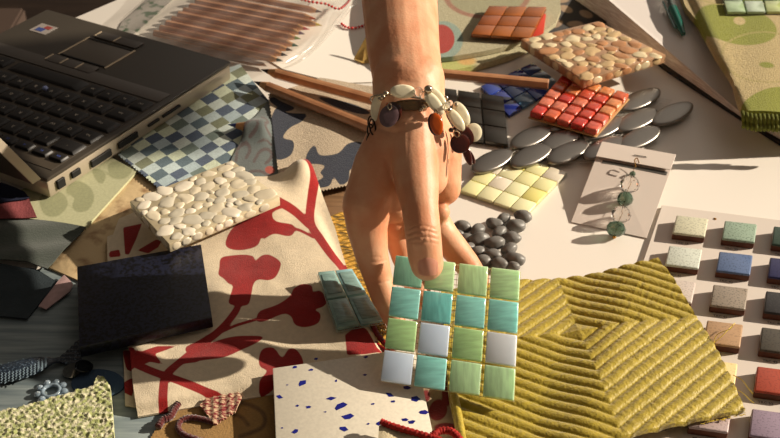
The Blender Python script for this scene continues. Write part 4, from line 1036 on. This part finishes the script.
# ------------------------------------------------------------------ gold quilt
qc = at(579, 332, .012).xy
qA = (at(579+66, 332-48, .012).xy-qc).normalized(); qB = (at(579+66, 332+23, .012).xy-qc).normalized()
qdet = qA.x*qB.y-qA.y*qB.x
QP = .0098
def quilt_h(a, b, x, y):
    dx, dy = x-qc.x, y-qc.y
    s = (dx*qB.y-dy*qB.x)/qdet; t = (dy*qA.x-dx*qA.y)/qdet
    wob = .0006*noise.noise(Vector((x*60, y*60, 1)))
    m_ = max(abs(s), abs(t))+wob; f = (m_/QP) % 1.0
    if m_ < QP: f = .5*m_/QP+.5; 
    along = t if abs(s) > abs(t) else s
    ridge = (max(0.0, sin(pi*f))**.5) if m_ >= QP else 1.25*(max(0.0, 1-m_/QP))**.55
    wr = noise.noise(Vector((along*340+m_*120, m_*70, 2)))*.00045+noise.noise(Vector((along*800+5, m_*160, 4)))*.00018
    base = .0100+.0045*sstep(640, 700, a)*sstep(395, 300, b)*0+.0012*noise.noise(Vector((x*14, y*14, 0)))
    base += .0062*sstep(560, 625, a+(b-330)*.30)
    return base+.0024*ridge+wr*ridge*.75
M_quilt = mat('gold_silk', lin(172, 150, 30), .46, .4, bump=.7, bscale=520, var=.22, vscale=260, sheen=.3)
edge = [(441, 290), (480, 284), (520, 279.5), (563, 277.5), (600, 273.5), (632, 268), (657, 263.5), (672, 283), (690, 313), (713, 350), (730, 383), (744, 414.5), (700, 424), (660, 433), (616, 443), (560, 452), (500, 468), (466, 474), (458, 438), (449, 396), (445, 340)]
quilt = cloth('gold_quilt', edge, quilt_h, .00110, .0040, M_quilt, h0=.012, smooth=80)
tag(quilt, 'mustard gold quilted silk square stitched in nested diamonds right of the held mosaic', 'quilted fabric')
hemp = smooth_path([at(x, y, .0115) for x, y in [(453, 392), (457, 410), (462, 438), (470, 474)]], 6)
fin('rolled_hem', tube_bm(hemp, .0032, 10), M_quilt, quilt, 60)
th_ = mat('loose_thread', lin(214, 186, 70), .6)
for P in ([(714, 343, .012), (722, 336, .016), (728, 330, .018), (735, 323, .017)], [(713, 346, .012), (716, 336, .018), (722, 332, .022), (730, 329, .024), (733, 325, .026)], [(733, 375, .012), (742, 380, .015), (748, 388, .014), (753, 394, .012)], [(738, 390, .012), (744, 394, .012), (750, 400, .010), (754, 403, .009)]):
    fin('loose_thread', tube_bm(smooth_path([at(*p) for p in P], 5), .00032, 5), th_, quilt, 60)
bm = bmesh.new(); rnd = random.Random(6)
for (x0, y0), (x1, y1) in zip(edge[6:12], edge[7:13]):
    for k in range(26):
        t = rnd.random(); a = at(x0+(x1-x0)*t-.6, y0+(y1-y0)*t, .0125); b = at(x0+(x1-x0)*t+rnd.uniform(.5, 3), y0+(y1-y0)*t-rnd.uniform(-1.5, 1.5), .0125)
        tube_bm([a, b], .00022, 4, bm=bm)
o = fin('frayed_edge', bm, th_, quilt); o['kind'] = 'stuff'

# ------------------------------------------------------------------ the held mosaic
MB = [at(395.7, 255, .0735), at(521, 270.5, .0715), at(514.7, 401, .0215), at(380.5, 380.5, .0235)]
hm = empty('held_glass_mosaic', (MB[3]+MB[2])/2, 'sheet of sixteen green and teal glass tiles held between thumb and fingers', 'mosaic sheet')
M_gs = mat('held_glass', (1, 1, 1), .10, .5, objcol=True, var=.22, vscale=70, stretch=(1, 7, 1), coat=.6, det=6, sss=0)
M_gs2 = mat('held_glass_vertical', (1, 1, 1), .10, .5, objcol=True, var=.22, vscale=70, stretch=(7, 1, 1), coat=.6, det=6)
M_gs3 = mat('held_glass_milky', (1, 1, 1), .12, .5, objcol=True, var=.08, vscale=40, coat=.6, sss=.6)
for m_ in (M_gs, M_gs2, M_gs3):
    b_ = m_.node_tree.nodes['Principled BSDF']; b_.inputs['Subsurface Weight'].default_value = .6; b_.inputs['Subsurface Radius'].default_value = (.006, .0065, .0065); b_.inputs['Subsurface Scale'].default_value = 1
Gc = {'t': lin(150, 216, 208), 'T': lin(126, 204, 200), 'g': lin(176, 214, 152), 'G': lin(188, 224, 172), 'd': lin(140, 192, 168), 'w': lin(208, 224, 248), 'l': lin(186, 220, 172), 'm': lin(212, 218, 226)}
lay = ['dGGG', 'tTtt', 'gwgm', 'wtll']
NB = nrm(MB)
us = [0, .236, .486, .752, 1.0]            # the sheet is slightly unevenly spaced
for j in range(4):
    for i in range(4):
        w_ = .229
        u0 = (.0, .252, .512, .765)[i]; v0 = (.0, .254, .508, .762)[j]
        if i == 0: w = .238
        vert = (j == 0 and i in (0, 2)) or (j == 1 and i == 1) or (j == 3 and i > 1)
        mm = M_gs3 if lay[j][i] in 'wm' else (M_gs2 if vert else M_gs)
        o = fin('glass_tile', box_on(MB, u0, u0+w_, v0, v0+.236, -.0036, random.uniform(-.0002, .0003), .0008, seg=3), mm, hm, 40)
        o.color = (*Gc[lay[j][i]], 1)
fin('mesh_backing', back_net(MB, 4, 4, .0037, 6, .00022), mat('mesh_gold', lin(206, 190, 140), .8), hm)

# ------------------------------------------------------------------ the person: forearm and hand
M_skin = mat('skin', lin(214, 164, 130), .48, .38, sss=.12, var=.0, col2=lin(202, 138, 102), vscale=40, bump=.22, bscale=500)
b_ = M_skin.node_tree.nodes['Principled BSDF']; b_.inputs['Subsurface Radius'].default_value = (.006, .002, .001)
def capsule(bm, a, ra, b, rb, sub=3):
    """convex hull of two spheres = tapered limb"""
    t = bmesh.new()
    for c, r in ((a, ra), (b, rb)): bmesh.ops.create_icosphere(t, subdivisions=sub, radius=r, matrix=Matrix.Translation(c))
    r = bmesh.ops.convex_hull(t, input=t.verts[:])
    dead = [g for g in set(r['geom_interior']+r['geom_unused']) if isinstance(g, bmesh.types.BMVert)]
    bmesh.ops.delete(t, geom=dead, context='VERTS')
    me = bpy.data.meshes.new('tmp'); t.to_mesh(me); t.free(); bm.from_mesh(me); bpy.data.meshes.remove(me)
def chain(bm, P):
    """P = (px, py, depth, radius in pixels)"""
    W_ = [(atz(x, y, z), r*z/FPX) for x, y, z, r in P]
    for (a, ra), (b, rb) in zip(W_, W_[1:]): capsule(bm, a, ra, b, rb)
def remesh(name, bm, voxel, smooth_it, m, parent=None, shrink=0, fac=.5):
    me = bpy.data.meshes.new(name); bm.to_mesh(me); bm.free()
    o = bpy.data.objects.new(name, me); C.objects.link(o)
    r = o.modifiers.new('r', 'REMESH'); r.mode = 'VOXEL'; r.voxel_size = voxel
    s = o.modifiers.new('s', 'SMOOTH'); s.iterations = smooth_it; s.factor = fac
    dg = bpy.context.evaluated_depsgraph_get(); me2 = bpy.data.meshes.new_from_object(o.evaluated_get(dg))
    bpy.data.objects.remove(o); me2.name = name; me2.materials.clear()
    return link(name, me2, m, parent, 180)
bm = bmesh.new()
# forearm and wrist (two side-by-side chains make the oval section)
chain(bm, [(396, -190, 1.06, 36), (398, -90, .985, 35.5), (398.5, 0, .925, 37), (402, 50, .888, 35), (407, 88, .863, 32.5)])
chain(bm, [(400, -190, 1.06, 38), (403, -90, .985, 36), (401, 0, .925, 36.5), (406, 50, .888, 34), (411, 88, .863, 33)])
chain(bm, [(403, 80, .866, 31), (404, 108, .856, 31), (404, 128, .852, 32)])
chain(bm, [(415, 80, .866, 30), (414, 108, .856, 31), (416, 128, .852, 31)])
# palm mass: radial side (left), centre, heel of the hand (right)
chain(bm, [(402, 126, .852, 29), (381, 165, .852, 27), (367, 205, .852, 25)])
chain(bm, [(410, 126, .852, 30), (402, 165, .855, 28), (392, 200, .862, 24)])
chain(bm, [(418, 122, .852, 29), (426, 150, .862, 29), (439, 180, .874, 22.5)])
chain(bm, [(420, 122, .855, 26), (436, 152, .866, 26), (443, 188, .876, 18)])
chain(bm, [(392, 195, .868, 20), (415, 205, .876, 18), (436, 200, .880, 14)])
# thumb: metacarpal, MCP knuckle, IP joint, tip
chain(bm, [(412, 120, .846, 24), (413, 150, .840, 24), (417, 186, .828, 22)])
chain(bm, [(422, 122, .850, 24), (426, 150, .848, 22), (430, 180, .850, 17)])
chain(bm, [(417, 186, .828, 22), (420, 206, .820, 18.6), (422.5, 230, .816, 18.4), (423.5, 238, .816, 18.2)])
chain(bm, [(423.5, 238, .816, 18.2), (425, 254, .820, 17.8), (427, 264.5, .822, 16.6)])
# index finger down the left edge
chain(bm, [(367, 205, .852, 25), (367, 228, .856, 20.5), (371.5, 254, .862, 17)])
chain(bm, [(371.5, 254, .862, 17), (378, 278, .866, 14.4), (384.5, 297, .867, 13.6)])
chain(bm, [(384, 296, .867, 13.2), (391, 312, .868, 11.6), (397, 324, .868, 10)])
# middle finger behind the sheet
chain(bm, [(390, 205, .872, 16), (397, 234, .882, 13.5), (404, 256, .884, 13)])
chain(bm, [(404, 256, .884, 13), (414, 282, .882, 11.5), (424, 300, .878, 10.5)])
# little finger side folded: bump on the right
chain(bm, [(412, 214, .880, 9.5), (430, 214, .874, 9.2), (441, 212, .872, 9.4)])
chain(bm, [(441, 212, .872, 9.4), (432, 226, .884, 8.8), (424, 238, .892, 8)])
# ring finger reaching to the right behind the sheet
chain(bm, [(430, 212, .884, 15), (444, 236, .884, 15), (453, 247, .882, 14.4)])
chain(bm, [(453, 247, .882, 14.4), (466, 263, .880, 13.2), (478, 280, .877, 11.4)])
bs_ = bmesh.new()
person = empty('person', atz(398, -190, 1.06)-Vector((0, 0, .06)), 'bare forearm and hand of a person reaching in from the top, wearing a charm bracelet', 'person')
hand = remesh('body', bm, .0009, 12, M_skin, person)
def hand_detail():
    """knuckle folds, wrist lines, tendons"""
    off = person.location
    folds = [([(409, 229), (416, 226), (426, 226), (435, 229)], .00035, 1.1), ([(408, 234), (416, 231.5), (427, 231), (437, 234)], .00045, 1.2), ([(408, 239), (417, 237), (428, 237), (438, 239)], .00045, 1.2), ([(410, 243), (418, 242), (429, 242.5), (437, 244)], .0003, 1.1),
             ([(416, 229), (420, 234), (424, 240)], .00025, .9), ([(430, 228), (428, 234), (430, 241)], .00025, .9), ([(422, 227), (425, 235), (422, 242)], .0002, .9),
             
             ([(360, 258), (368, 261), (378, 262), (386, 260)], .0003, 1.2), ([(358, 254), (368, 257), (380, 257)], .0002, 1.1), ([(372, 282), (380, 283), (388, 281)], .0003, 1.1),
             ([(376, 128), (392, 132), (410, 130)], .0003, 2.0), ([(403, 205), (398, 190), (392, 176), (386, 160)], .0008, 4.0), ([(410, 258), (411, 268), (414, 277)], .0002, 1.4)]
    ridges = [([(446, 140), (450, 160), (450, 182)], .0008, 6), ([(390, 140), (378, 175), (366, 205)], .0007, 8)]
    me = hand.data; N = [v.normal.copy() for v in me.vertices]; cl = [(sd_stroke(P, 0), -d, w, (min(p[0] for p in P)-9, max(p[0] for p in P)+9, min(p[1] for p in P)-9, max(p[1] for p in P)+9)) for P, d, w in folds]
    cl += [(sd_stroke(P, 0), d, w, (min(p[0] for p in P)-16, max(p[0] for p in P)+16, min(p[1] for p in P)-16, max(p[1] for p in P)+16)) for P, d, w in ridges]
    for v, n_ in zip(me.vertices, N):
        q = v.co+off
        if (camo.location-q).dot(n_) < 0: continue
        x, y = topx(q.x, q.y, q.z)
        if y < 120 or y > 290: continue
        k = 0
        for f, d, w, bb in cl:
            if bb[0] < x < bb[1] and bb[2] < y < bb[3]: k += d*math.exp(-(f(x, y)/w)**2)
        if k: v.co += n_*k
hand_detail()
# thumbnail and creases
def on_hand(px, py):
    """first point of the hand surface on the sight line"""
    d = (atz(px, py, 1)-camo.location).normalized()
    off = Vector((0, 0, 0)); p = person
    while p: off += p.location; p = p.parent
    hit, loc, nor, idx = BV.ray_cast(camo.location-off, d)[0] is not None, *BV.ray_cast(camo.location-off, d)[:3]
    return (loc+off, nor) if loc else (None, None)
from mathutils.bvhtree import BVHTree
BV = BVHTree.FromPolygons([v.co for v in hand.data.vertices], [tuple(p.vertices) for p in hand.data.polygons])
def nail(cx, cy, rx, ry, rot, lift=.0005):
    bm = bmesh.new(); rows = []
    c, s = cos(radians(rot)), sin(radians(rot))
    for j in range(9):
        v = -1+2*j/8; row = []
        for i in range(9):
            u = -1+2*i/8
            k = (1-abs(v)**3.2*.35 if v < 0 else 1-abs(v)**3*.22)
            x, y = u*rx*k, v*ry; p, nn = on_hand(cx+x*c-y*s, cy+x*s+y*c)
            if p is None: return
            row.append(bm.verts.new(p+nn*(lift-.0004*abs(u)**2.5-.0004*max(0, -v)**3)))
        rows.append(row)
    for A_, B_ in zip(rows, rows[1:]):
        for i in range(8): bm.faces.new((A_[i], A_[i+1], B_[i+1], B_[i]))
    bmesh.ops.solidify(bm, geom=bm.faces[:], thickness=-.0003)
    fin('thumbnail', bm, mat('nail', lin(240, 182, 156), .3, .35, sss=.2), person, 80)
nail(428, 266.5, 10.0, 8.8, -3)

# ------------------------------------------------------------------ charm bracelet
br = empty('charm_bracelet', atz(410, 105, .82)-Vector((0, 0, .03)), 'bracelet of cream discs and amber and brown shell charms around the wrist', 'bracelet')
M_cream = mat('cream_shell', lin(246, 236, 204), .22, .5, coat=.5, var=.1, vscale=150)
M_brown = mat('brown_shell', lin(70, 26, 18), .12, .6, coat=.8, var=.4, vscale=120)
M_amber = mat('amber_shell', lin(196, 84, 16), .12, .6, coat=.8, var=.3, vscale=120)
M_purple = mat('grey_brown_shell', lin(96, 74, 78), .12, .6, coat=.8, var=.4, vscale=120)
M_oliv = mat('smoky_shell', lin(96, 72, 40), .12, .6, coat=.6, trans=.3, var=.4, vscale=120)
M_silver = mat('silver', lin(196, 180, 156), .22, metal=1)
M_cry = mat('crystal', (1, .97, .92), .03, trans=.9, ior=1.45)
Rt = Vector((1, 0, 0)); Fw = Vector((0, cp, -sp)); Upv = Rt.cross(Fw)
def disc(nm, px, py, z, w, h, rot, m, tilt=(0, 0), thick=.0022):
    """flat oval charm, w x h in pixels as seen, turned by rot, tipped by tilt"""
    c = atz(px, py, z); k = z/FPX/2
    a = radians(rot); X = Rt*cos(a)+Upv*sin(a); Y = Upv*cos(a)-Rt*sin(a)
    Mx = Matrix.Rotation(radians(tilt[0]), 3, X) @ Matrix.Rotation(radians(tilt[1]), 3, Y); X, Y = Mx @ X, Mx @ Y; Z = X.cross(Y)
    X *= w*k; Y *= h*k
    bm = bmesh.new(); K = 28; prof = [(.5, -1), (.86, -.9), (1, -.35), (1, .35), (.86, .9), (.5, 1)]
    rg = [[bm.verts.new(c+(X*cos(2*pi*i/K)+Y*sin(2*pi*i/K))*r+Z*t*thick/2) for i in range(K)] for r, t in prof]
    for A_, B_ in zip(rg, rg[1:]):
        for i in range(K): bm.faces.new((A_[i], A_[(i+1) % K], B_[(i+1) % K], B_[i]))
    bm.faces.new(rg[0][::-1]); bm.faces.new(rg[-1])
    return fin(nm, bm, m, br, 50)
disc('cream_disc', 403, 91.5, .822, 26, 14, -2, M_cream, thick=.004)
disc('cream_disc', 377, 108, .842, 12.5, 27, -8, M_cream, thick=.003)
disc('cream_disc', 434, 103, .822, 12, 29, 38, M_cream, thick=.0025)
disc('cream_disc', 438, 99, .827, 12, 28, 36, M_cream, thick=.0025)
disc('cream_disc', 456, 119.5, .832, 11, 27, 36, M_cream)
disc('cream_disc', 461.5, 113.5, .837, 13, 27, 30, M_cream)
disc('cream_disc', 473.5, 132.5, .848, 17, 19, 0, M_cream, thick=.002)
disc('cream_disc', 467, 131, .853, 13, 16, 20, M_cream)
disc('shell_charm', 389, 116, .822, 19, 23, -20, M_purple)
disc('shell_charm', 392.5, 113, .827, 18, 23, -20, M_brown)
disc('shell_charm', 436.5, 124, .814, 13, 23, 12, M_amber)
disc('shell_charm', 434.5, 124.5, .818, 13, 23, 12, M_brown)
disc('shell_charm', 460, 143.5, .838, 20, 20, 0, M_brown)
disc('shell_charm', 464, 135, .842, 17, 24, 40, M_brown, thick=.0018)
disc('shell_charm', 467, 154, .842, 8, 24, 18, M_brown)
disc('shell_charm', 471, 157, .846, 6, 16, 25, M_brown)
disc('smoky_bead', 411, 105, .829, 40, 12, 2, M_oliv, thick=.004)
def bead(nm, px, py, z, r, m, sub=2):
    k = z/FPX*r; fin(nm, blob(atz(px, py, z), (Rt*k, Fw*k, Upv*k), sub), m, br, 80 if sub > 2 else 10)
for px, py, z, r, m in ((418.5, 92, .822, 5.2, M_cry), (423, 95, .822, 4, M_cry), (386, 93.5, .828, 3, M_silver), (383, 97, .832, 2.6, M_silver), (380, 99, .836, 2.4, M_silver), (428.5, 89.5, .820, 4.6, M_silver), (446.5, 106, .822, 3.2, M_cry), (449, 110, .824, 3, M_silver), (450, 103, .826, 3, M_cry), (456, 105, .828, 2.4, M_silver), (424, 107, .824, 2.6, M_silver), (421, 110, .824, 2, M_silver), (456, 128, .836, 3.2, M_brown), (451, 130, .834, 2.6, M_brown), (388, 104.5, .826, 2.2, M_amber), (446, 98, .830, 2.4, M_silver)):
    bead('small_bead', px, py, z, r, m, 3)
def ring_link(px, py, z, r, m, flat_=1, rot=0, th=.0006):
    c = atz(px, py, z); k = z/FPX; a0 = radians(rot); X = Rt*cos(a0)+Upv*sin(a0); Y = Upv*cos(a0)-Rt*sin(a0)
    fin('link', tube_bm([c+(X*cos(t*pi/8)*flat_+Y*sin(t*pi/8))*r*k for t in range(16)], th, 6, closed=True), m, br, 60)
M_dkm = mat('dark_metal', lin(60, 48, 38), .3, metal=1)
for px, py, z, r, fl_, rt in ((371, 122, .842, 6, .5, 0), (370.5, 131, .842, 7, .45, 5), (370, 140, .842, 7, .45, -6), (372.5, 127, .838, 8, .35, 8), (436, 113, .814, 3, .6, 0), (389.5, 106.5, .820, 3, .6, 0), (457, 134, .834, 3.4, .7, 30), (464, 147, .838, 3, .6, 10)):
    ring_link(px, py, z, r, M_dkm if px < 380 else M_silver, fl_, rt)
# the chain all the way round the wrist
ctr = atz(410, 105, .857)
pp = []
for t in range(24):
    a = 2*pi*t/24
    pp.append(ctr+Rt*(.0295*cos(a))-Fw*(.0305*sin(a))+Upv*(.0030*sin(a)-.0045*cos(a)))
fin('chain', tube_bm(pp, .0008, 6, closed=True), M_silver, br, 60)
